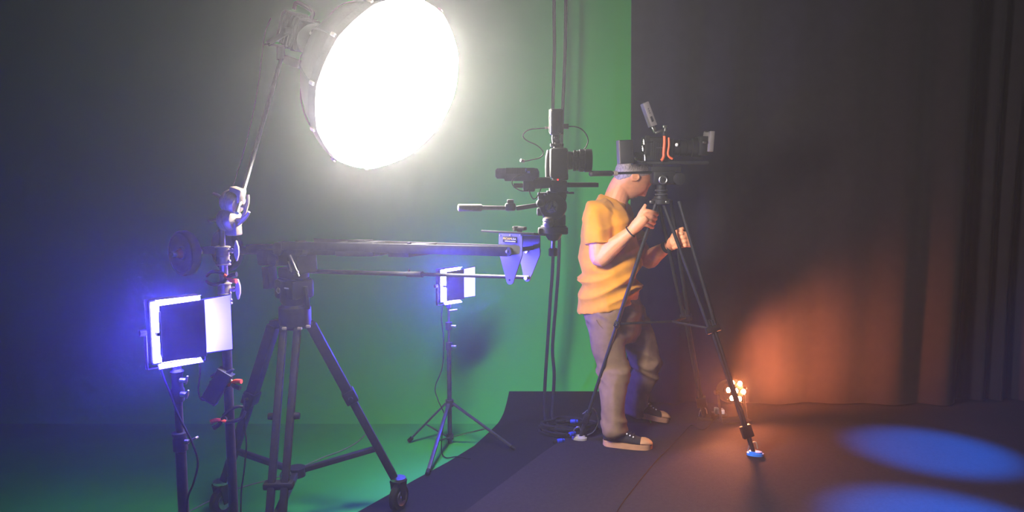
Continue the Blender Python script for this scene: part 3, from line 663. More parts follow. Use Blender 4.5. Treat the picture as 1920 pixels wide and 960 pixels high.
# ------------------------------------------------------------------ first camera on the crane
CD = 2.60
def C(px, py, d=CD): return P(px, py, d)
X, Y_, Z = V(1, 0, 0), V(0, 1, 0), V(0, 0, 1)
K = CD / FPX            # metres per pixel there
hd = thing('fluid_head', 'black fluid head with silver round emblem and long pale grip handle, on the crane', 'fluid head', C(1038, 480))
b = MB(); b.lathe(C(1038, 452), Z, [(0.006, 0), (0.018, 0.004), (0.027, 0.018), (0.030, 0.026), (0.044, 0.028), (0.044, 0.05), (0.036, 0.055), (0.036, 0.085)], 28)
base = obj('bowl_base', b, M['black'], hd)
b = MB(); b.box(C(1016, 433), (0.026, 0.05, 0.024), None, 0.006); b.box(C(1058, 432), (0.022, 0.05, 0.024), None, 0.004); b.box(C(1055, 412), (0.018, 0.045, 0.036), None, 0.004); obj('clamp_lug', b, M['black'], hd)
b = MB(); q = C(1028, 424, CD - 0.04); b.lathe(q, Z, [(0.012, -0.004), (0.015, 0.0), (0.018, 0.006), (0.018, 0.012), (0.017, 0.014), (0.019, 0.018), (0.017, 0.026), (0.010, 0.031)], 22); lab(obj('drag_knob', b, M['castalu'], base), 'bronze coloured domed knob')
b = MB(); b.cyl(C(1037, 468), C(1037, 450), 0.0075, n=14); lab(obj('tie_down_stem', b, M['steel'], hd), 'bright threaded stem')
b = MB(); b.lathe(C(1037, 480), Z, [(0.013, 0), (0.015, 0.002), (0.015, 0.024), (0.012, 0.027)], 8); obj('tie_down_knob', b, M['blackmetal'], hd)
b = MB(); q = C(1036, 386); b.lathe(q - Y_ * 0.042, Y_, [(0.026, 0.0), (0.043, 0.002), (0.046, 0.008), (0.046, 0.076), (0.043, 0.082), (0.026, 0.084)], 40)
obj('tilt_drum', b, M['black'], hd)
b = MB(); b.prism([C(px, py, CD - 0.036) for px, py in ((1009, 362), (1060, 360), (1063, 366), (1061, 375), (1054, 386), (1052, 404), (1018, 404), (1012, 392), (1010, 376))], Y_ * 0.072); b.box(C(1014, 397), (0.026, 0.06, 0.024), None, 0.004); obj('head_body', b, M['black'], hd)
b = MB(); q = C(1034, 388, CD - 0.043); b.lathe(q, -Y_, [(0.0205, 0), (0.020, 0.002)], 32); em = lab(obj('emblem', b, M['palemetal'], hd), 'round silver emblem with a tripod mark')
b = MB()
for a0, a1, w in ((( -11, 8), (1, -18), 2.4), ((1, -18), (2.5, -3), 2.0), ((2.5, -3), (8, 8), 2.2), ((-3, 5), (2.5, -3), 2)):
    p0 = q - Y_ * 0.003 + X * a0[0] * K * .95 - Z * a0[1] * K * .95; p1 = q - Y_ * 0.003 + X * a1[0] * K * .95 - Z * a1[1] * K * .95; b.bar(p0, p1, 0.0012, w * K * .5, Y_.cross(p1 - p0), 0)
b.torus(q - Y_ * 0.0015, Y_, 0.0185, 0.0009, 32, 6)
b.box(q - Y_ * 0.0025 - Z * 0.013, (0.016, 0.001, 0.002)); b.box(q - Y_ * 0.0025 + X * 0.012 - Z * 0.001, (0.002, 0.001, 0.006)); obj('emblem_mark', b, M['flap'], em)
b = MB(); q = C(1013, 381, CD - 0.036); b.lathe(q, -Y_, [(0.014, 0), (0.014, 0.016), (0.011, 0.020), (0.010, 0.016), (0.001, 0.015)], 24); obj('tilt_lock_knob', b, M['blackmetal'], hd)
for px, py in ((1021, 365), (1026, 362), (1027, 367)):
    b = MB(); q = C(px, py, CD - 0.037); b.cyl(q, q - Y_ * .003, 0.0035, n=10); obj('drag_button', b, M['castalu'], hd)
ph0, ph1, ph2, ph3 = C(1012, 384, CD - .01), C(962, 390, CD - .03), C(904, 389.5, CD - .055), C(858, 389.5, CD - .075)
b = MB(); b.bar(ph0, C(968, 390.5, CD - .027), 0.014, 0.015, Z, 0.003); rod = obj('handle_link', b, M['blackmetal'], hd)
b = MB(); b.box(C(957, 388, CD - .03), (0.036, 0.03, 0.026), None, 0.007); b.box(C(957, 378, CD - .03), (0.022, 0.022, 0.014), None, 0.003); obj('handle_joint', b, M['graymetal'], rod)
b = MB(); b.cyl(C(952, 390, CD - .034), ph2, 0.0072, n=14); lab(obj('handle_tube', b, M['steel'], rod), 'shiny handle tube')
b = MB(); d_ = (ph3 - ph2); L_ = d_.length; b.lathe(ph2, d_, [(0.009, 0), (0.0115, 0.004), (0.0115, L_ * .8), (0.0125, L_ * .9), (0.011, L_ * .97), (0.006, L_)], 20); lab(obj('handle_grip', b, M['greygrip'], rod), 'pale grey soft grip')

cm = thing('cinema_camera', 'black camera with battery on top and ribbed box at its back, atop the crane', 'camera', C(1045, 361))
b = MB(); b.box(C(1047, 306), (0.060, 0.085, 0.100), None, 0.010); b.box(C(1050, 331), (0.050, 0.08, 0.022), None, 0.004); body = obj('body', b, M['black'], cm)
b = MB(); b.tube([C(1031, 282), C(1029, 296), C(1028, 315), C(1027.5, 332)], [0.010, 0.012, 0.011, 0.009], 14); lab(obj('hand_grip', b, M['black'], cm), 'rounded hand grip catching the softbox light')
b = MB(); b.box(C(1047, 277), (0.032, 0.05, 0.012), None, 0.003); obj('hot_shoe', b, M['blackmetal'], body)
LZ = C(1065, 301)
b = MB(); b.lathe(LZ, X, [(0.028, -0.004), (0.030, 0.0), (0.030, 0.008), (0.029, 0.009)], 32); ln = obj('lens', b, M['black'], cm)
for x0, x1, r, m, nm in ((0.008, 0.016, 0.0295, 'black', 'lens_ring'), (0.0168, 0.028, 0.0335, 'blackmetal', 'focus_ring'), (0.0288, 0.036, 0.034, 'black', 'lens_ring'), (0.0366, 0.054, 0.0365, 'blackmetal', 'zoom_ring'), (0.0546, 0.079, 0.0385, 'black', 'lens_hood')):
    b = MB(); b.lathe(LZ, X, [(r - .006, x0), (r, x0 + .001), (r, x1 - .001), (r - .004, x1)] + ([(r - .008, x1 - .012), (0.001, x1 - .014)] if nm == 'lens_hood' else []), 36)
    if 'ring' in nm and nm != 'lens_ring':
        for k in range(36):
            a = 2 * math.pi * k / 36; e = Y_ * math.cos(a) + Z * math.sin(a); b.box(LZ + X * (x0 + x1) / 2 + e * r, ((x1 - x0) * .7, 0.002, 0.002), (X, X.cross(e), e))
    obj(nm, b, M[m], ln)
for k in range(4):
    b = MB(); a = 2.2 + 0.5 * k; b.box(LZ + X * 0.058 - Y_ * 0.0385 * abs(math.sin(a)) + Z * 0.03 * math.cos(a), (0.004, 0.001, 0.004)); obj('lens_mark', b, M['white'], ln)
b = MB(); q = C(1046, 337, CD - 0.044); b.box(q, (0.004, 0.003, 0.005)); lab(obj('tally_lamp', b, M['redled'], body, smooth=False), 'small red lit lamp')
# cage, plate and rods
b = MB(); b.box(C(1046, 349), (0.056, 0.09, 0.040), None, 0.005); bp = obj('base_plate', b, M['blackmetal'], cm)
b = MB(); b.box(C(1045, 360), (0.07, 0.07, 0.008), None, 0.001); b.box(C(1066, 361.5), (0.034, 0.045, 0.006), None, 0.001); obj('quick_release_plate', b, M['graymetal'], cm)
for s in (-1, 1):
    b = MB(); q = Y_ * 0.030 * s; b.cyl(C(1040, 346.5) + q, C(1120, 346.5) + q, 0.0075, n=14); obj('rod', b, M['blackmetal'], cm)
b = MB(); b.cyl(C(1038, 348, CD - .03), C(963, 348, CD - .03), 0.0075, n=14); obj('rod', b, M['blackmetal'], cm)
b = MB(); b.bar(C(986, 346, CD - .03), C(1034, 343, CD - .03), 0.04, 0.032, Z, 0.006); b.box(C(992, 345, CD - .03), (0.04, 0.045, 0.05), None, 0.006); b.bar(C(1000, 338, CD - .03), C(1032, 337, CD - .03), 0.03, 0.018, Z, 0.004); am = obj('side_arm', b, M['black'], cm)
b = MB(); b.prism([C(px, py, CD - 0.062) for px, py in ((929, 319), (932, 315.5), (1000, 314.5), (1008, 316), (1011, 322), (1011, 332), (1003, 336), (999, 339.5), (947, 339.5), (945, 335), (932, 335), (929, 331))], Y_ * 0.06); bx = obj('ribbed_box', b, M['graymetal'], cm, angle=25)
for k in range(18):
    b = MB(); b.box(C(950 + 2.05 * k, 320, CD - 0.0625), (0.0018, 0.003, 0.020), None, 0.0); obj('rib', b, M['black'], bx)
b = MB(); b.box(C(991, 323, CD - 0.063), (0.010, 0.002, 0.0075)); obj('label_sticker', b, M['white'], bx)
b = MB(); b.box(C(986, 319, CD - 0.063), (0.002, 0.002, 0.010)); obj('label_sticker', b, M['white'], bx)
# battery block on a tilting bracket
b = MB(); b.box(C(1043.5, 228.5), (0.045, 0.05, 0.084), None, 0.006); bt = obj('battery', b, M['blackmetal'], cm)
for px, w in ((1030.5, 0.0035), (1034.5, 0.003)):
    b = MB(); b.box(C(px, 227, CD - .024), (w, 0.006, 0.074), None, 0.001); lab(obj('edge_rail', b, M['castalu'], bt), 'bright edge rail')
b = MB(); b.box(C(1043.5, 229, CD - .0255), (0.001, 0.002, 0.055)); b.box(C(1050, 229, CD - .0255), (0.009, 0.002, 0.07), None, 0.0005); obj('seam_strip', b, M['black'], bt)
b = MB(); b.box(C(1042, 257), (0.026, 0.03, 0.014), None, 0.002); b.bar(C(1041, 256), C(1043, 270), 0.026, 0.024, Y_, 0.004); b.box(C(1044, 272), (0.044, 0.04, 0.010), None, 0.002); br = obj('tilt_bracket', b, M['blackmetal'], cm)
for px, py in ((1036, 273), (1051, 272.5), (1042, 268), (1041, 258), (1050, 249)):
    b = MB(); q = C(px, py, CD - 0.02); b.cyl(q, q - Y_ * 0.005, 0.004, n=10); obj('screw', b, M['steel'], br)
b = MB(); b.box(C(1061, 237), (0.018, 0.02, 0.016), None, 0.002); obj('cable_plug', b, M['black'], bt)
b = MB(); b.cyl(C(1030, 239.5), C(1022, 240), 0.004, n=10); obj('cable_plug', b, M['steel'], bt)
b = MB(); b.tube([C(1066, 237), C(1078, 237.5, CD - .01), C(1090, 242, CD - .02), C(1099, 252, CD - .02), C(1102.5, 264, CD - .02), C(1099, 275, CD - .01), C(1093, 282, CD + .0)], 0.0018, 8, 8); obj('lens_cable', b, M['cord'], cm)
b = MB(); b.tube([C(1023, 240), C(1008, 241, CD - .01), C(993, 243, CD - .02), C(983, 249, CD - .03), C(981, 257, CD - .03), C(990, 265, CD - .03), C(1004, 271, CD - .03), C(1016, 281, CD - .03), C(1018.5, 289, CD - .03), C(1011, 296, CD - .04), C(995, 300, CD - .05), C(981, 303, CD - .06)], 0.0018, 8, 8); wc = obj('dangling_cable', b, M['cord'], cm)
b = MB(); b.cyl(C(983, 302.5, CD - .06), C(976, 300.5, CD - .065), 0.005, n=10); lab(obj('cable_plug', b, M['castalu'], wc), 'bright loose plug')
b = MB(); b.tube([C(982, 328, CD - .066), C(974, 328.5, CD - .08), C(964, 334, CD - .085), C(960, 343, CD - .085), C(966, 352, CD - .085), C(979, 358, CD - .08), C(989, 356, CD - .07), C(993, 350, CD - .06)], 0.0017, 8, 8); obj('loop_cable', b, M['cord'], cm)
b = MB(); b.tube([C(992.5, 346, CD - .06), C(993, 360, CD - .07), C(998, 371, CD - .07), C(1003, 372.5, CD - .07), C(1009, 366, CD - .065), C(1015, 352, CD - .055)], 0.0017, 8, 8); obj('loop_cable', b, M['cord'], cm)

# ------------------------------------------------------------------ twin tube camera tripod beside the man
APEX_D = 4.36
apex = P(1240, 372, APEX_D)
TR = thing('camera_tripod', 'tall black twin tube camera tripod the man is gripping with both hands', 'tripod', V(apex.x, apex.y, 0))
fA, fB, fC = FL(1086, 827), FL(1416, 857), FL(1322, 790)
b = MB(); b.lathe(P(1239, 384, APEX_D), Z, [(0.03, 0), (0.05, 0.006), (0.052, 0.03), (0.04, 0.036), (0.036, 0.05)], 26); crown = obj('bowl', b, M['blackmetal'], TR)
for k in range(3):
    b = MB(); b.torus(P(1240, 372 - 7.5 * k, APEX_D), Z, 0.031, 0.006, 28, 8); lab(obj('neck_ring', b, M['graymetal'], crown), 'grey metal neck ring')
b = MB(); b.cyl(P(1240, 374, APEX_D), P(1240, 346, APEX_D), 0.027, n=22); obj('neck', b, M['black'], crown)
for s_, px, py in ((-1, 1222, 379), (1, 1251, 379)):
    b = MB(); q = P(px, py, APEX_D - .04); b.box(q, (0.026, 0.02, 0.018), None, 0.005); obj('leg_hinge', b, M['steel'], crown)
def tleg(top, foot, wdir, sep, kind):
    """upper stage: two tubes; lower stage: two thinner tubes reaching the spiked foot"""
    w = Vector(wdir).normalized(); dv = foot - top; k = 0.50
    g = MB(); cl_c = top + dv * k
    q0 = top + w * sep; q1 = cl_c + w * sep * .42
    mb_ = MB(); mb_.cyl(q0, q1, 0.0105, n=12); lg = obj('leg', mb_, M['blackmetal'], TR)
    mb_ = MB(); mb_.cyl(top - w * sep, cl_c - w * sep * .42, 0.0105, n=12); obj('leg', mb_, M['blackmetal'], TR)
    end = foot + (top - foot).normalized() * 0.17
    for s in (-1, 1):
        mb_ = MB(); mb_.cyl(top + dv * (k - .035) + w * s * sep * .2, end + w * s * .007, 0.0095, n=12); obj('lower_tube', mb_, M['blackmetal'], TR)
    x, y, z = basis(dv, w)
    mb_ = MB(); mb_.box(cl_c, (sep * 1.15 + .03, 0.032, 0.038), (x, y, z), 0.006); cl = obj('leg_clamp', mb_, M['black'], TR)
    for s in (-1, 1):
        mb_ = MB(); p_ = cl_c + x * s * (sep * .45 + .012) - y * 0.012; mb_.tube([p_ - z * .014, p_ - y * .012 * (1 if y.y > 0 else -1), p_ + z * .016], [0.006, .008, .006], 8); lab(obj('clamp_lever', mb_, M['steel' if kind != 'C' else 'blackmetal'], cl), 'shiny clamp lever')
    mb_ = MB(); mb_.box(foot + (top - foot).normalized() * 0.15, (0.062, 0.034, 0.07), (x, y, z), 0.005); an = obj('ankle', mb_, M['black'], TR)
    mb_ = MB(); mb_.cyl(foot + (top - foot).normalized() * 0.13, foot + (top - foot).normalized() * 0.03, 0.015, 0.011, 12); obj('spike', mb_, M['blackmetal'], an)
    return cl_c
cA = tleg(P(1232, 376, APEX_D), fA, V(0.25, 0.97, 0), 0.030, 'A')
cB = tleg(P(1258, 378, APEX_D), fB, V(1, 0.1, 0.05), 0.047, 'B')
cC = tleg(P(1246, 376, APEX_D + .05), fC, V(0.97, -0.2, 0), 0.035, 'C')
spc = (cA + cB + cC) / 3 ; spc.z = P(1250, 592, 4.6).z
for c_ in (cA, cB, cC):
    b = MB(); b.bar(spc, c_, 0.016, 0.012, Z, 0.002); obj('spreader_arm', b, M['black'], TR)
# feet: tilting shoes with straps
def shoe(f, m, lbl, dirx):
    b = MB(); c = V(f.x, f.y, 0.0105); d1 = V(dirx, -0.3, 0).normalized(); d2 = d1.cross(Z)
    pts = [c + d1 * 0.046 * math.cos(t) + d2 * 0.026 * math.sin(t) for t in [2 * math.pi * i / 20 for i in range(20)]]
    b.prism(pts, Z * 0.014); b.prism([c + Z * .013 + (p - c) * 0.78 for p in pts], Z * 0.010); o = lab(obj('foot_pad', b, M[m], TR), lbl)
    b = MB(); b.tube([c - d1 * .04 + Z * .02, c - d1 * .03 + Z * .06, c + d1 * 0.0 + Z * .075, c + d1 * .012 + Z * .04], 0.0035, 8); obj('strap', b, M['steel' if m != 'bluerubber' else 'castalu'], o)
shoe(fA, 'palemetal', 'pale metal shoe on the left leg', 1); shoe(fB, 'bluerubber', 'blue rubber shoe on the right leg', 1); shoe(fC, 'rubber', 'black rubber shoe on the rear leg', 1)
b = MB(); b.tube([fA + V(.02, .02, .16), fA + V(.08, .03, .19), fA + V(.115, .03, .12), fA + V(.09, .03, .05), fA + V(.05, .02, .03)], 0.003, 8); lab(obj('wire_loop', b, M['steel'], TR), 'thin wire loop at the left leg')

# fluid head and second camera
TD = APEX_D
def T(px, py, d=TD): return P(px, py, d)
h2 = thing('fluid_head', 'black fluid head with a silver ring knob on the tall tripod', 'fluid head', T(1240, 346))
b = MB(); b.box(T(1243, 333), (0.13, 0.11, 0.075), None, 0.014); b.box(T(1246, 317), (0.17, 0.09, 0.03), None, 0.005); b.lathe(T(1270, 335) - Y_ * .06, Y_, [(0.02, 0), (0.034, 0.004), (0.036, 0.012), (0.036, 0.11), (0.03, 0.12)], 24); hb = obj('head_body', b, M['black'], h2)
b = MB(); q = T(1243, 337, TD - .056); b.torus(q - Y_ * .006, Y_, 0.0205, 0.0052, 32, 8); b.cyl(q, q - Y_ * .006, 0.022, n=24); lab(obj('ring_knob', b, M['steel'], hb), 'silver ring knob')
b = MB(); b.cyl(q - Y_ * .004, q - Y_ * .014, 0.011, n=18); obj('knob_core', b, M['black'], hb)
b = MB(); b.bar(T(1222, 323, TD - .05), T(1149, 325, TD - .12), 0.014, 0.014, Z, 0.003); pr = obj('pan_handle', b, M['black'], h2)
b = MB(); e0_, e1_ = T(1148, 325, TD - .12), T(1105, 325.5, TD - .16); d_ = e1_ - e0_; L_ = d_.length; b.lathe(e0_, d_, [(0.011, 0), (0.015, 0.006), (0.0145, L_ * .85), (0.016, L_ * .93), (0.010, L_)], 18); obj('handle_grip', b, M['black'], pr)
b = MB(); b.cyl(T(1150, 325, TD - .118), T(1157, 324.8, TD - .112), 0.0135, n=14); lab(obj('handle_collar', b, M['castalu'], pr), 'pale handle collar')

c2 = thing('rigged_camera', 'black camera rig with orange cables, rear monitor and lens shade, on the tall tripod', 'camera', T(1245, 310))
b = MB(); b.box(T(1255, 305), (0.42, 0.085, 0.02), None, 0.004); bp = obj('base_plate', b, M['blackmetal'], c2)
b = MB(); b.box(T(1228, 280), (0.14, 0.11, 0.135), None, 0.012); b.box(T(1252, 281), (0.05, 0.105, 0.12), None, 0.008); b.box(T(1213, 273, TD - .05), (0.03, 0.012, 0.11), None, 0.003); bd2 = obj('body', b, M['black'], c2)
for k in range(5):
    b = MB(); b.box(T(1222 + 4 * k, 279 + 1.5 * k, TD - .056), (0.003, 0.004, 0.09)); obj('vent_fin', b, M['blackmetal'], bd2)
b = MB(); b.box(T(1239, 277, TD - .056), (0.044, 0.003, 0.004)); obj('trim_strip', b, M['graymetal'], bd2)
b = MB(); b.lathe(T(1262, 277), X, [(0.040, -.005), (0.042, 0), (0.042, 0.03), (0.047, 0.032), (0.047, 0.07), (0.044, 0.072), (0.044, 0.10), (0.052, 0.104), (0.055, 0.15), (0.048, 0.152), (0.046, 0.14), (0.002, 0.135)], 32); l2 = obj('lens', b, M['black'], c2)
b = MB(); q = T(1269, 271.5, TD - 0.05); b.ball(q, 0.010, nu=14, nv=8); lab(obj('focus_knob', b, M['white'], l2), 'small white focus knob')
b = MB(); b.box(T(1315, 274), (0.05, 0.13, 0.105), None, 0.006); sh = obj('lens_shade', b, M['black'], c2)
xa = V(math.cos(.06), 0, -math.sin(.06)); za = Y_.cross(xa) * -1
b = MB(); b.box(T(1328, 266, TD - .02), (0.026, 0.16, 0.112), (xa, Y_, xa.cross(Y_)), 0.004); lab(obj('shade_flag', b, M['grayplate'], sh), 'grey side flag')
for px, py in ((1324, 247), (1321, 267)):
    b = MB(); b.box(T(px, py, TD - .09), (0.022, 0.012, 0.006 if py < 250 else .01), None, 0.002); obj('flag_screw', b, M['steel'], sh)
# rear monitor
xm = V(0.995, 0, 0.06); 
b = MB(); b.box(T(1173, 285, TD - .03), (0.078, 0.11, 0.130), (xm, Y_, xm.cross(Y_)), 0.008); mo = lab(obj('rear_monitor', b, M['black'], c2), 'dark rear monitor box')
b = MB(); b.box(T(1159.5, 285, TD - .03), (0.006, 0.112, 0.128), (xm, Y_, xm.cross(Y_)), 0.001); obj('bezel', b, M['grayplate'], mo)
b = MB(); b.bar(T(1186, 290), T(1205, 292), 0.05, 0.03, Z, 0.004); b.bar(T(1184, 300), T(1200, 310), 0.04, 0.02, Z, 0.003); obj('monitor_arm', b, M['black'], mo)
for px, py in ((1207, 262), (1205, 274), (1209, 291)):
    b = MB(); b.cyl(T(px, py, TD - .06), T(px + .5, py + (9 if py < 290 else 10), TD - .062), 0.005, n=8); b.ball(T(px, py, TD - .062), 0.007, nu=10, nv=6); lab(obj('lock_lever', b, M['steel'], bd2), 'bright lock lever')
b = MB(); b.tube([T(1186, 278, TD - .06), T(1192, 296, TD - .08), T(1200, 305, TD - .08), T(1212, 304, TD - .06)], 0.003, 8); obj('signal_cable', b, M['cord'], c2)
b = MB(); b.tube([T(1207, 264, TD - .06), T(1213, 267, TD - .075), T(1224, 266, TD - .06)], 0.0025, 8); obj('signal_cable', b, M['cord'], c2)
# top arm with flat monitor seen nearly edge on, clamp and orange cables
p0_, p1_ = T(1208, 193), T(1224, 237); ax_ = (p1_ - p0_).normalized(); nx_ = ax_.cross(Y_)
b = MB(); b.box((p0_ + p1_) / 2, (0.034, 0.10, (p1_ - p0_).length), (nx_, Y_, ax_), 0.004); tm = lab(obj('top_monitor', b, M['grayplate'], c2), 'grey flat monitor tilted back')
for k in range(3):
    b = MB(); b.cyl((p0_ + p1_) / 2 - Y_ * .05 + ax_ * (0.012 * k - .03), (p0_ + p1_) / 2 - Y_ * .0525 + ax_ * (0.012 * k - .03), 0.003, n=8); obj('screw', b, M['black'], tm)
b = MB(); b.box(p0_ + ax_ * .098 - Y_ * .051, (0.012, 0.002, 0.03), (nx_, Y_, ax_)); obj('port_slot', b, M['black'], tm)
b = MB(); b.bar(p1_, T(1229, 248), 0.02, 0.02, Y_, 0.004); b.bar(T(1228, 249), T(1246, 244), 0.014, 0.012, Y_, 0.003); lab(obj('monitor_hinge', b, M['steel'], tm), 'shiny hinge arm')
b = MB(); b.box(T(1247, 237.5), (0.026, 0.03, 0.016), None, 0.003); b.box(T(1247.5, 243), (0.014, 0.02, 0.022), None, 0.003); tcl = lab(obj('top_clamp', b, M['steel'], c2), 'shiny top clamp')
b = MB(); b.bar(T(1246.5, 246), T(1246, 262), 0.02, 0.012, Y_, 0.003); obj('handle_post', b, M['blackmetal'], c2)
b = MB(); b.tube([T(1246, 255, TD - .06), T(1246, 268, TD - .064), T(1244.5, 286, TD - .066), T(1244.5, 293, TD - .068), T(1242, 299, TD - .07), T(1239.5, 301, TD - .07)], 0.0085, 10); obj('orange_cable', b, M['orangecord'], c2)
b = MB(); b.tube([T(1254, 258, TD - .056), T(1254.5, 272, TD - .06), T(1252.5, 288, TD - .062), T(1255, 294, TD - .066), T(1261, 298, TD - .066)], 0.0062, 10); obj('orange_cable', b, M['orangecord'], c2)

# ------------------------------------------------------------------ the man bowed over the tripod
def remesh(mb, voxel, smooth_it=3, push=None):
    """fuse overlapping closed shapes into one continuous skin; returns a bmesh"""
    bm = mb.bm; bmesh.ops.recalc_face_normals(bm, faces=list(bm.faces))
    me = bpy.data.meshes.new('fuse'); bm.to_mesh(me); bm.free()
    o = bpy.data.objects.new('fuse', me); COL.objects.link(o)
    r = o.modifiers.new('r', 'REMESH'); r.mode = 'VOXEL'; r.voxel_size = voxel; r.use_smooth_shade = True
    if smooth_it:
        s = o.modifiers.new('s', 'SMOOTH'); s.factor = 0.5; s.iterations = smooth_it
    m2 = bpy.data.meshes.new_from_object(o.evaluated_get(bpy.context.evaluated_depsgraph_get()))
    bpy.data.objects.remove(o); bpy.data.meshes.remove(me)
    b2 = bmesh.new(); b2.from_mesh(m2); bpy.data.meshes.remove(m2)
    b2.normal_update()
    if push:
        for v in b2.verts: v.co += v.normal * push(v.co)
    return b2
PD = 4.60
def Q(px, py, d=PD): return P(px, py, d)
man = thing('person', 'man in a mustard T-shirt and khaki trousers bowed at the tripod, hands on its legs', 'person', V(Q(1160, 800).x, PD, 0))

# head: sculpted ball in its own frame
hf = V(0.68, 0.18, -0.71).normalized(); hs = V(-0.25, 0.97, 0).normalized(); hs = (hs - hf * hs.dot(hf)).normalized(); hu = hf.cross(hs).normalized()
if hu.z < 0: hu = -hu
HC = Q(1186, 332, PD)
HK = 1.10
def gs(x, c, w): return math.exp(-((x - c) / w) ** 2)
def headpt(dx, dy, dz):
    """unit direction (front, side, up) -> surface point offset in head frame, metres"""
    f, s, u = dx, dy, dz
    rx = 0.104 if f > 0 else 0.106
    ry = 0.079; rz = 0.122 if u > 0 else 0.120
    jaw = max(0.0, -u)
    ry *= 1 - 0.30 * jaw * jaw
    x, y, z = f * rx, s * ry, u * rz
    if f < 0 and u < 0: x *= 1 - 0.50 * (-u) ** 1.3
    if f > 0:
        flat = gs(s, 0, .55)
        x += 0.026 * gs(s, 0, .14) * gs(u, -0.16, .15) * (f > .2)          # nose tip
        x += 0.012 * gs(s, 0, .10) * gs(u, 0.10, .18)                       # bridge
        x += 0.007 * gs(abs(s), .25, .22) * gs(u, 0.30, .10)                # brow
        x -= 0.010 * gs(abs(s), .33, .14) * gs(u, 0.12, .10)                # eye sockets
        x += 0.006 * gs(s, 0, .24) * gs(u, -0.52, .07) + 0.005 * gs(s, 0, .22) * gs(u, -0.63, .06)   # lips
        x -= 0.006 * gs(s, 0, .22) * gs(u, -0.575, .022)
        x += 0.015 * gs(s, 0, .30) * gs(u, -0.86, .14)                      # chin
        y += 0.006 * math.copysign(1, s) * gs(abs(s), .6, .22) * gs(u, -0.05, .18)                      # cheekbones
    return HC + (hf * x + hs * y + hu * z) * HK
def headgrid(nu, nv, fn):
    rings = []
    for i in range(nv + 1):
        th = math.pi * (0.012 + 0.976 * i / nv); ring = []
        for j in range(nu):
            a = 2 * math.pi * j / nu; ring.append(fn(math.sin(th) * math.cos(a), math.sin(th) * math.sin(a), -math.cos(th)))
        rings.append(ring)
    return rings
skin = MB()
skin.ring_loft(headgrid(72, 54, headpt))
for s in (-1, 1):   # ears
    e = HC + (hs * 0.079 * s - hf * 0.012 - hu * 0.012) * HK
    skin.ball(e, (0.018, 0.010, 0.031), (hf * .95 + hu * .2, hs * s + hf * -.3, hu), 16, 10)
    skin.torus(e + hs * 0.006 * s - hf * 0.003, hs * s - hf * .3, 0.020, 0.0055, 18, 8)
# neck, core of the trunk (under the shirt) and arms, one continuous body
skin.tube([HC - hu * 0.05 - hf * 0.02, Q(1164, 350), Q(1154, 378), Q(1147, 415)], [0.062, 0.068, 0.074, 0.085], 20)
skin.tube([Q(1145, 412), Q(1143, 470), Q(1146, 540), Q(1150, 600)], [0.10, 0.115, 0.115, 0.10], 20)
shR, elR, wrR = Q(1121, 405, 4.44), Q(1124, 484, 4.385), Q(1185, 432, 4.325)
shL, elL, wrL = Q(1158, 405, 4.78), Q(1214, 487, 4.70), Q(1254, 461, 4.54)
skin.tube([Q(1140, 405, 4.56), shR, (shR + elR) / 2, elR, elR + (wrR - elR) * .35, elR + (wrR - elR) * .75, wrR], [0.075, 0.068, 0.060, 0.052, 0.051, 0.038, 0.030], 18)
skin.tube([Q(1145, 405, 4.64), shL, (shL + elL) / 2, elL, elL + (wrL - elL) * .35, elL + (wrL - elL) * .75, wrL], [0.075, 0.068, 0.060, 0.050, 0.051, 0.038, 0.030], 18)
# right hand: back of the hand to the camera, fingers closing round the left tripod leg
legA0, legA1 = P(1232, 376, APEX_D), fA
def onA(py):
    a, c = legA0, legA1
    lo, hi = 0.0, 1.0
    for _ in range(30):
        m = (lo + hi) / 2; p = a + (c - a) * m; dp = p - V(0, 0, CAMZ)
        f_ = V(0, math.cos(PITCH), -math.sin(PITCH)); u_ = V(0, math.sin(PITCH), math.cos(PITCH)); y = 480 - dp.dot(u_) / dp.dot(f_) * FPX
        lo, hi = (m, hi) if y < py else (lo, m)
    return a + (c - a) * lo
PWR = Q(1205, 411, 4.318)
dirH = (PWR - wrR).normalized()
# palm as a flattened rounded block
px_, py_, pz_ = basis(V(0.2, -0.97, 0.1), dirH)
skin.tube([wrR, wrR + dirH * 0.03, PWR, PWR + dirH * 0.022], [0.028, 0.034, 0.036, 0.030], 16)
for i in range(4):
    yy_k = 397 + 8.3 * i
    k0 = Q(1207 - 1.2 * i, yy_k + 2, 4.310); ap = onA(yy_k + 3)
    r = [0.0132, 0.0136, 0.0130, 0.0115][i]; L1 = [2.5, 4.0, 3.5, 1.5][i]
    skin.tube([Q(1203 - 1.5 * i, yy_k + 7, 4.318), k0, Q(1211 + L1 * .5 - 2.0 * i, yy_k - 1, 4.308), Q(1222 + L1 * .6 - 2.6 * i, yy_k + 1, 4.322), ap + V(0.021, -0.004, -.004), ap + V(0.021, 0.020, -.006), ap + V(-0.002, 0.030, -.008)], [r * 1.05, r * 1.08, r * 1.02, r * .96, r * .92, r * .85, r * .75], 10, 5)
skin.tube([Q(1196, 412, 4.318), Q(1202, 399, 4.312), Q(1207, 391, 4.312), Q(1211, 383.5, 4.32)], [0.015, 0.0135, 0.012, 0.0095], 12, 5)
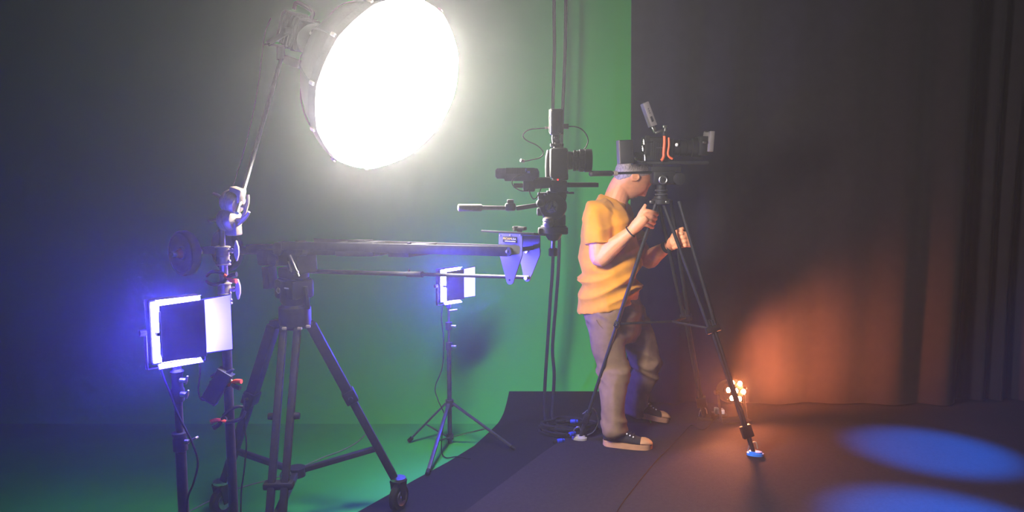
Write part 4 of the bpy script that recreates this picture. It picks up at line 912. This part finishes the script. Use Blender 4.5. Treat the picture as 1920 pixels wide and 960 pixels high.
# left hand round the outer tube of the right leg
lB0, lB1 = P(1258, 378, APEX_D) + V(1, .1, .05).normalized() * 0.047, cB + V(1, .1, .05).normalized() * 0.047 * .42
def onB(py):
    t = (py - 378.0) / 236.0; return lB0 + (lB1 - lB0) * t
PWL = Q(1267, 452, 4.43); dL = (PWL - wrL).normalized()
skin.tube([wrL, wrL + dL * .03, PWL, PWL + dL * .012], [0.029, 0.036, 0.039, 0.033], 16)
for i in range(4):
    yk = 438.5 + 7.5 * i; bp_ = onB(yk)
    r = [0.0122, 0.0126, 0.0122, 0.0108][i]; e_ = [-.004, .003, .001, -.006][i]
    skin.tube([Q(1262, yk + 5, 4.425), Q(1269, yk + 1.5, 4.405), bp_ + V(-0.040, 0.016, 0.0), bp_ + V(-0.022 + e_, 0.022, 0.001), bp_ + V(-0.002 + e_, 0.027, -.001), bp_ + V(0.006 + e_, 0.031, -.003)], [r * 1.05, r * 1.08, r * 1.0, r * .97, r * .9, r * .75], 10, 5)
skin.tube([Q(1260, 447, 4.44), Q(1265, 438, 4.425), onB(432) + V(-.034, .036, 0), onB(430) + V(-.012, .040, .002)], [0.0145, 0.0135, 0.012, 0.0095], 12, 5)
# legs inside the trousers
RL = [Q(1138, 585, 4.53), Q(1142, 640, 4.51), Q(1149, 697, 4.48), Q(1150, 752, 4.374), Q(1152, 806, 4.344)]
LL = [Q(1172, 585, 4.69), Q(1198, 640, 4.70), Q(1210, 687, 4.72), Q(1198, 732, 4.74), Q(1188, 778, 4.745)]
for L3 in (RL, LL): skin.tube([Q(1152, 560, 4.6)] + L3, [0.09, 0.075, 0.068, 0.05, 0.05, 0.038], 16)
bm = remesh(skin, 0.0042, 2)
body = obj('body', bm, M['skin'], man, angle=180, recalc=False)
# hair: close cropped grey shell over crown, back and sides
def hairmask(f, s, u):
    front = 0.30 + 0.1 * (1 - abs(s)); line = u - (front + 0.55 * f if f > -0.1 else -0.28 + 0.15 * abs(s) - 0.2 * max(0, -f))
    side = u + 0.05 if f < 0.35 and abs(s) > .5 else 1
    return line
bmh = bmesh.new(); nu, nv = 80, 44; grid = []
for i in range(nv + 1):
    th = math.pi * (0.012 + 0.976 * i / nv); row = []
    for j in range(nu):
        a = 2 * math.pi * j / nu; d3 = (math.sin(th) * math.cos(a), math.sin(th) * math.sin(a), -math.cos(th))
        f, s, u = d3
        lim = 0.50 - 0.10 * abs(s) if f > 0.45 else (0.50 + (0.45 - f) / 0.45 * -0.48 if f > 0.0 else (0.02 + f * 0.80 if f > -0.35 else -0.30 + (f + .35) * 1.15))
        k = min(1.0, max(0.0, (u - lim) / 0.16))
        p = headpt(f, s, u); nrm = (p - HC).normalized(); h = 0.0065 * k + 0.0015 * k * math.sin(23 * a + 9 * th) * math.sin(31 * th) - 0.006 * (1 - min(1, k * 5))
        row.append((bmh.verts.new(p + nrm * h), u - lim))
    grid.append(row)
for r0, r1 in zip(grid, grid[1:]):
    for j in range(nu):
        q = [r0[j], r0[(j + 1) % nu], r1[(j + 1) % nu], r1[j]]
        if max(x[1] for x in q) > -0.12: bmh.faces.new([x[0] for x in q])
try: bmh.faces.new([x[0] for x in grid[-1]])
except ValueError: pass
bmesh.ops.delete(bmh, geom=[v for v in bmh.verts if not v.link_faces], context='VERTS')
lab(obj('hair', bmh, M['hair'], man, angle=180), 'short grey hair')
# eyes, brow, spectacles
for s in (-1, 1):
    e = headpt(0.90, 0.36 * s, 0.11); b = MB(); b.ball(e - hf * 0.006, 0.012, nu=12, nv=8); ey = obj('eye', b, M['white'], man)
    b = MB(); b.ball(e + hf * 0.0045, 0.004, nu=8, nv=6); obj('pupil', b, M['black'], ey)
    b = MB(); b.tube([headpt(0.86, 0.18 * s, 0.33) + hf * .003, headpt(0.84, 0.36 * s, 0.37) + hf * .004, headpt(0.78, 0.52 * s, 0.31) + hf * .002], [0.003, 0.0042, 0.002], 8); lab(obj('eyebrow', b, M['hair'], man), 'grey eyebrow')

# T-shirt
sh = MB()
def ell(cx, cy, hx, hy, d, n=36, tilt=0.0):
    c = Q(cx, cy, d); k = d / FPX
    return [c + V(hx * k * math.cos(2 * math.pi * i / n), hy * math.sin(2 * math.pi * i / n), -tilt * hx * k * math.cos(2 * math.pi * i / n)) for i in range(n)]
tor = [(1140, 573, 57, .185, -.28), (1142, 560, 57, .19, -.20), (1143, 540, 58, .192, -.1), (1144, 505, 57, .19, 0), (1143, 465, 55, .19, .02), (1142, 430, 51, .195, .05), (1141, 408, 44, .205, .12), (1144, 392, 36, .175, .25), (1148, 381, 26, .12, .4), (1150, 374, 23, .085, .42)]
sh.ring_loft([ell(cx, cy, hx, hy, 4.60, 36, t) for cx, cy, hx, hy, t in tor])
hR = shR + (elR - shR) * 0.66; hL = shL + (elL - shL) * 0.62
for s0, h0, e0_, sx in ((shR, hR, Q(1142, 408, 4.56), 1), (shL, hL, Q(1146, 408, 4.66), -1)):
    sh.tube([e0_, s0 + V(0, 0.02 * sx, 0.004), s0 + (h0 - s0) * .5, h0], [0.088, 0.090, 0.082, 0.079], 24)
from mathutils import noise
def ridge(p, sx, sy, sz, o=0.0):
    """sharp-crested cloth folds from noise, in -1..1"""
    return 1 - 2.6 * abs(noise.noise(V(p.x * sx + o, p.y * sy, p.z * sz)))
def folds(p):
    w = 0.25 + 0.9 * math.exp(-((p.z - 0.96) / 0.14) ** 2)
    q = V(p.x + 0.5 * p.z, p.y, p.z - 0.35 * p.x)
    u_ = math.exp(-((p.z - 1.32) / .13) ** 2)
    return 0.018 * w * ridge(q, 2.2, 2.5, 13.0, 3.0) + (0.006 + 0.008 * u_) * ridge(V(p.x + .25 * p.z, p.y, p.z), 10, 6, 3.5, 9.0) - 0.004
bm = remesh(sh, 0.009, 4, folds)
ts = lab(obj('t_shirt', bm, M['shirt'], man, angle=180, recalc=False), 'mustard cotton T-shirt')
b = MB(); ring = ell(1150, 375.5, 23.5, .088, 4.60, 36, .42); b.tube(ring + ring[:1], 0.006, 8, 2); obj('collar', b, M['shirt'], ts)
for h0, s0, e0_, rad in ((hR, shR, elR, .0775), (hL, shL, elL, .0775)):
    b = MB(); b.torus(h0 + (e0_ - s0).normalized() * -.002, e0_ - s0, rad - .001, 0.005, 30, 6); obj('sleeve_hem', b, M['shirt'], ts)
# trousers
tz = MB()
tz.ring_loft([ell(cx, cy, hx, hy, d, 32) for cx, cy, hx, hy, d in ((1146, 552, 50, .165, 4.6), (1147, 570, 53, .172, 4.6), (1148, 595, 53, .178, 4.6), (1150, 622, 48, .16, 4.6), (1152, 640, 36, .11, 4.6))])
RT = [Q(1139, 585, 4.52), Q(1140, 640, 4.50), Q(1150, 697, 4.475), Q(1149, 752, 4.369), Q(1151, 796, 4.344), Q(1152, 809, 4.341)]
LT = [Q(1174, 585, 4.69), Q(1199, 640, 4.70), Q(1213, 687, 4.72), Q(1197, 730, 4.74), Q(1188, 766, 4.745), Q(1186, 776, 4.745)]
tz.tube(RT, [0.104, 0.100, 0.082, 0.068, 0.066, 0.062], 22); tz.tube(LT, [0.104, 0.098, 0.080, 0.068, 0.064, 0.062], 22)
def creases(p):
    f = 0.0
    for c_, amp, sp in ((RT[2], .012, .09), (RT[5], .014, .10), (LT[2], .012, .08), (RT[0], .008, .12), (LT[4], .012, .08), (LT[0], .008, .12)):
        d_ = p - c_; w = math.exp(-(d_.z / sp) ** 2) * math.exp(-(d_.x ** 2 + d_.y ** 2) / .03)
        q = V(p.x, p.y, p.z + 0.5 * p.x - 0.2 * p.y)
        f += 1.7 * amp * w * ridge(q, 5, 5, 17, c_.z * 7 + c_.x)
    return f + 0.009 * ridge(p, 9, 9, 2.4, 5.0)
bm = remesh(tz, 0.0085, 3, creases)
tr = lab(obj('trousers', bm, M['trousers'], man, angle=180, recalc=False), 'khaki trousers')
b = MB(); b.tube([Q(1118, 600, 4.428), Q(1126, 612, 4.418), Q(1140, 622, 4.413), Q(1158, 622, 4.42)], 0.0035, 6); obj('pocket_seam', b, M['trousers'], tr)
# wristbands
for w_, e_, r, t_, nm in ((wrR, elR, 0.0345, 0.0042, 'thin dark wristband'), (wrL, elL, 0.036, 0.011, 'broad black wristband')):
    b = MB(); ax = (w_ - e_).normalized()
    if t_ < .008: b.torus(w_ - ax * .012, ax, r, t_, 28, 8)
    else: b.lathe(w_ - ax * .024, ax, [(r, 0), (r + .005, .002), (r + .005, .026), (r, .028)], 26)
    lab(obj('wristband', b, M['canvas'], man), nm)
# high top canvas shoes
def shoe_h(heel, ang, pitch, side):
    d1 = V(math.cos(ang) * math.cos(pitch), math.sin(ang) * math.cos(pitch), -math.sin(pitch)); d2 = V(-math.sin(ang), math.cos(ang), 0); d3 = d1.cross(d2)
    L = 0.285
    def out(t):      # half width of the sole along its length
        return 0.036 + 0.012 * math.sin(math.pi * min(1, t * 1.0)) + 0.006 * gs(t, .72, .2)
    o = heel
    n = 24; prof = []
    for i in range(n + 1):
        t = i / n; w = out(t) * math.sqrt(max(0.0, 1 - max(0, (abs(t - .5) - .36) / .14) ** 2)); prof.append((t, w))
    left = [o + d1 * L * t + d2 * w for t, w in prof]; right = [o + d1 * L * t - d2 * w for t, w in reversed(prof)]
    b = MB(); b.prism(left + right[1:-1], d3 * 0.030); so = lab(obj('shoe_sole', b, M['gum'], man, angle=50), 'tan gum rubber shoe sole')
    b = MB(); rings = []
    for t, h in ((0.02, .118), (0.10, .128), (0.22, .128), (0.34, .118), (0.46, .094), (0.58, .074), (0.70, .060), (0.82, .050), (0.92, .042), (0.985, .030)):
        w = out(t) * math.sqrt(max(0.05, 1 - max(0, (abs(t - .5) - .36) / .15) ** 2)) * .97; r_ = []
        for k in range(18):
            a = math.pi * 2 * k / 18; cw = math.cos(a); sw = math.sin(a)
            r_.append(o + d1 * L * t + d2 * w * cw * (1 - .25 * max(0, sw) * (h > .08)) + d3 * (0.02 + (h - .02) * (0.5 + 0.5 * sw) * (1 if sw > -.2 else .9)))
        rings.append(r_)
    b.ring_loft(rings); up = lab(obj('shoe', b, M['canvas'], man, angle=60), 'black canvas high top shoe')
    b = MB(); rings = []
    for t, h in ((0.77, .050), (0.84, .052), (0.92, .046), (0.98, .036), (1.0, .028)):
        w = out(t) * math.sqrt(max(0.08, 1 - max(0, (abs(t - .5) - .36) / .15) ** 2)) * 1.03
        rings.append([o + d1 * L * t + d2 * w * math.cos(2 * math.pi * k / 18) + d3 * (0.020 + (h - .014) * (0.5 + 0.5 * math.sin(2 * math.pi * k / 18))) for k in range(18)])
    b.ring_loft(rings); obj('toe_cap', b, M['gum'], up)
    q = o + d1 * L * .155 - d2 * 0.0415 * side + d3 * .078
    b = MB(); b.lathe(q - d2 * -.003 * side, -d2 * side, [(0.021, -.004), (0.021, 0.003), (0.018, 0.005)], 24); obj('ankle_patch', b, M['gum'], up)
    for k in range(6):
        t = 0.30 + 0.065 * k; h = [.117, .105, .092, .081, .073, .066][k]; q = o + d1 * L * t - d2 * out(t) * .70 * side + d3 * (h + .004)
        b = MB(); b.cyl(q - d2 * -.006 * side, q - d2 * .003 * side + d3 * .002, 0.0042, n=10); obj('eyelet', b, M['white'], up)
        b = MB(); b.tube([q, q + d2 * out(t) * .6 * side + d3 * .007, q + d2 * out(t) * 1.35 * side], 0.0028, 6); obj('lace', b, M['canvas'], up)
hR_, tR_ = FL(1132, 838, 0.0105), FL(1222, 846, 0.0105)
shoe_h(V(hR_.x, hR_.y + .045, 0.0105), math.atan2(tR_.y - hR_.y, tR_.x - hR_.x), 0.0, 1)
hL_ = P(1172, 788, 4.76)
shoe_h(V(hL_.x, 4.76, 0.068), -0.02, 0.20, 1)

# ------------------------------------------------------------------ hanging cables, coil, par lamp and small things
def coilpath(cx, cy, z, turns, r, seed):
    rnd = random.Random(seed); pts = []
    for i in range(turns * 10):
        a = 2 * math.pi * i / 10; rr_ = r * (0.62 + 0.38 * rnd.random()); pts.append(V(cx + rr_ * math.cos(a) * 1.15, cy + rr_ * math.sin(a) * .8, z + 0.006 * (i // 10) + 0.006 * rnd.random()))
    return pts
HD = 4.93
def H(px, py, d=HD): return P(px, py, d)
cable_top = lambda px: V(H(px, 0).x, HD, 3.6)
def hang(pts, label): return cord(pts, 0.0105, M['cord'], label, name='hanging_cable', group='cables hanging from the ceiling')
hang([cable_top(1039), H(1039, 0), H(1039.5, 100), H(1036.5, 210), H(1037, 330), H(1037, 480), H(1032, 560), H(1027, 640, HD - .02), H(1023, 700, HD - .08), H(1021, 750, HD - .16), H(1023, 790, HD - .26), FL(1034, 806, .02)], 'left one of the two thick black cables hanging in front of the green wall')
hang([cable_top(1061), H(1061, 0), H(1059.5, 100), H(1055, 210), H(1051, 330), H(1048, 480), H(1043, 560), H(1038, 620, HD - .02), H(1036, 660, HD - .04), H(1039, 700, HD - .08), H(1037, 750, HD - .16), H(1036, 785, HD - .27), FL(1046, 800, .02)], 'right one of the two thick black cables hanging in front of the green wall')
cc = FL(1066, 812)
b = MB(); b.tube(coilpath(cc.x, cc.y, 0.014, 9, 0.155, 3), 0.0085, 6, 4)
tag(obj('cable_coil', b, M['cord']), 'heap of coiled black cable lying on the rubber mat by the tripod foot', 'cable coil')
for px, py, a in ((1053, 826, 0.3), (1078, 790, -0.1), (1074, 813, .6)):
    q = FL(px, py, {826: 0.018, 790: .10, 813: .05}[py]); d_ = V(math.cos(a), math.sin(a), 0.05)
    t = thing('cable_plug', {826: 'blue cable plug lowest on the coiled cable heap', 790: 'blue cable plug topmost, touching the left tripod leg', 813: 'blue cable plug beside the pale tripod shoe, between the other two'}[py], 'plug', q, 'blue plugs on the cable heap')
    b = MB(); b.lathe(q - d_ * .028, d_, [(0.008, 0), (0.013, 0.004), (0.013, 0.030), (0.011, 0.034), (0.009, 0.046)], 16); obj('plug_body', b, M['blueplug'], t)
    b = MB(); b.lathe(q - d_ * .055, d_, [(0.006, 0), (0.008, 0.030)], 12); obj('strain_relief', b, M['cord'], t)
    b = MB(); b.torus(q + d_ * .004, d_, 0.0132, 0.0018, 18, 6); obj('lock_ring', b, M['black'], t)
# cord across the carpet to the lamp
cord([FL(1138, 990, .013), FL(1165, 945, .013), FL(1188, 915, .013), FL(1206, 892, .013), FL(1228, 866, .013), FL(1262, 832, .013), FL(1284, 808, .013), FL(1298, 797, .013), FL(1318, 806, .013), FL(1336, 790, .013), FL(1344, 781, .013)], 0.0026, M['cord'], 'thin dark cable winding over the carpet to the amber lamp', name='floor_cable')
# amber par lamp
LD = 4.76
lc = P(1380, 733, LD)
ln_ = V(0.30, -0.92, 0.26).normalized(); lx, ly, _ = basis(ln_, Z)
par = thing('par_lamp', 'small amber LED floor lamp with seven glowing lenses behind the tripod leg', 'stage lamp', V(lc.x, lc.y, 0.0095))
b = MB(); b.lathe(lc - ln_ * 0.14, ln_, [(0.03, 0), (0.06, 0.006), (0.070, 0.03), (0.078, 0.105), (0.076, 0.112), (0.001, 0.112)], 30); pb = obj('housing', b, M['flap'], par)
for i in range(7):
    a = 2 * math.pi * i / 6 + 0.35; e = V(0, 0, 0) if i == 6 else (lx * math.cos(a) + ly * math.sin(a)) * 0.055
    b = MB(); b.lathe(lc + e - ln_ * .03, ln_, [(0.012, 0), (0.0185, 0.026), (0.0185, 0.031), (0.0155, 0.031), (0.0155, 0.028), (0.001, 0.028)], 20); obj('lens_cup', b, M['flap'], pb)
    b = MB(); b.lathe(lc + e - ln_ * .0018, ln_, [(0.0150, 0), (0.0150, 0.001), (0.008, 0.0022), (0.001, 0.0026)], 20); lab(obj('lens', b, M['orangelight'], par), 'glowing amber lens')
b = MB()
for s in (-1, 1): b.bar(lc - ln_ * .06 + ly * .093 * s, V(lc.x, lc.y, 0.0125) + ly * .093 * s - ln_ * V(1, 1, 0).dot(ln_) * 0 + V(0, .02, 0), 0.004, 0.026, ln_, 0.001)
b.box(V(lc.x, lc.y + .02, 0.0135), (0.20, 0.10, 0.006), (V(ly.x, ly.y, 0).normalized(), V(-ly.y, ly.x, 0).normalized(), Z), 0.001); obj('bracket', b, M['blackmetal'], par)
for s in (-1, 1):
    b = MB(); b.cyl(lc - ln_ * .06 + ly * .09 * s, lc - ln_ * .06 + ly * .115 * s, 0.014, n=12); obj('tilt_knob', b, M['black'], par)
spot('par_beam', lc + ln_ * 0.03, lc + V(0.40, 0.34, 0.10), 620, (1.0, 0.23, 0.07), 84, 1.0, 0.05)
spot('par_beam', lc + ln_ * 0.03, lc + V(-0.42, -0.9, -0.20), 110, (1.0, 0.30, 0.12), 44, 0.9, 0.05)
# white connector box beside it
q = FL(1349, 776, 0.0095); t = thing('connector_box', 'small white connector box with a tiny plug on the carpet left of the amber lamp', 'connector', q)
b = MB(); b.box(q + V(-.018, 0, .02), (0.024, 0.05, 0.038), None, 0.003); obj('cover', b, M['white'], t)
b = MB(); b.box(q + V(.016, 0, .017), (0.022, 0.05, 0.032), None, 0.003); obj('cover', b, M['white'], t)
b = MB(); b.box(q + V(0, 0, .003), (0.085, 0.07, 0.006), None, 0.001); obj('base', b, M['blackmetal'], t)
b = MB(); b.cyl(q + V(.0, 0, .03), q + V(-.008, 0, .075), 0.006, n=10); obj('plug_stem', b, M['graymetal'], t)
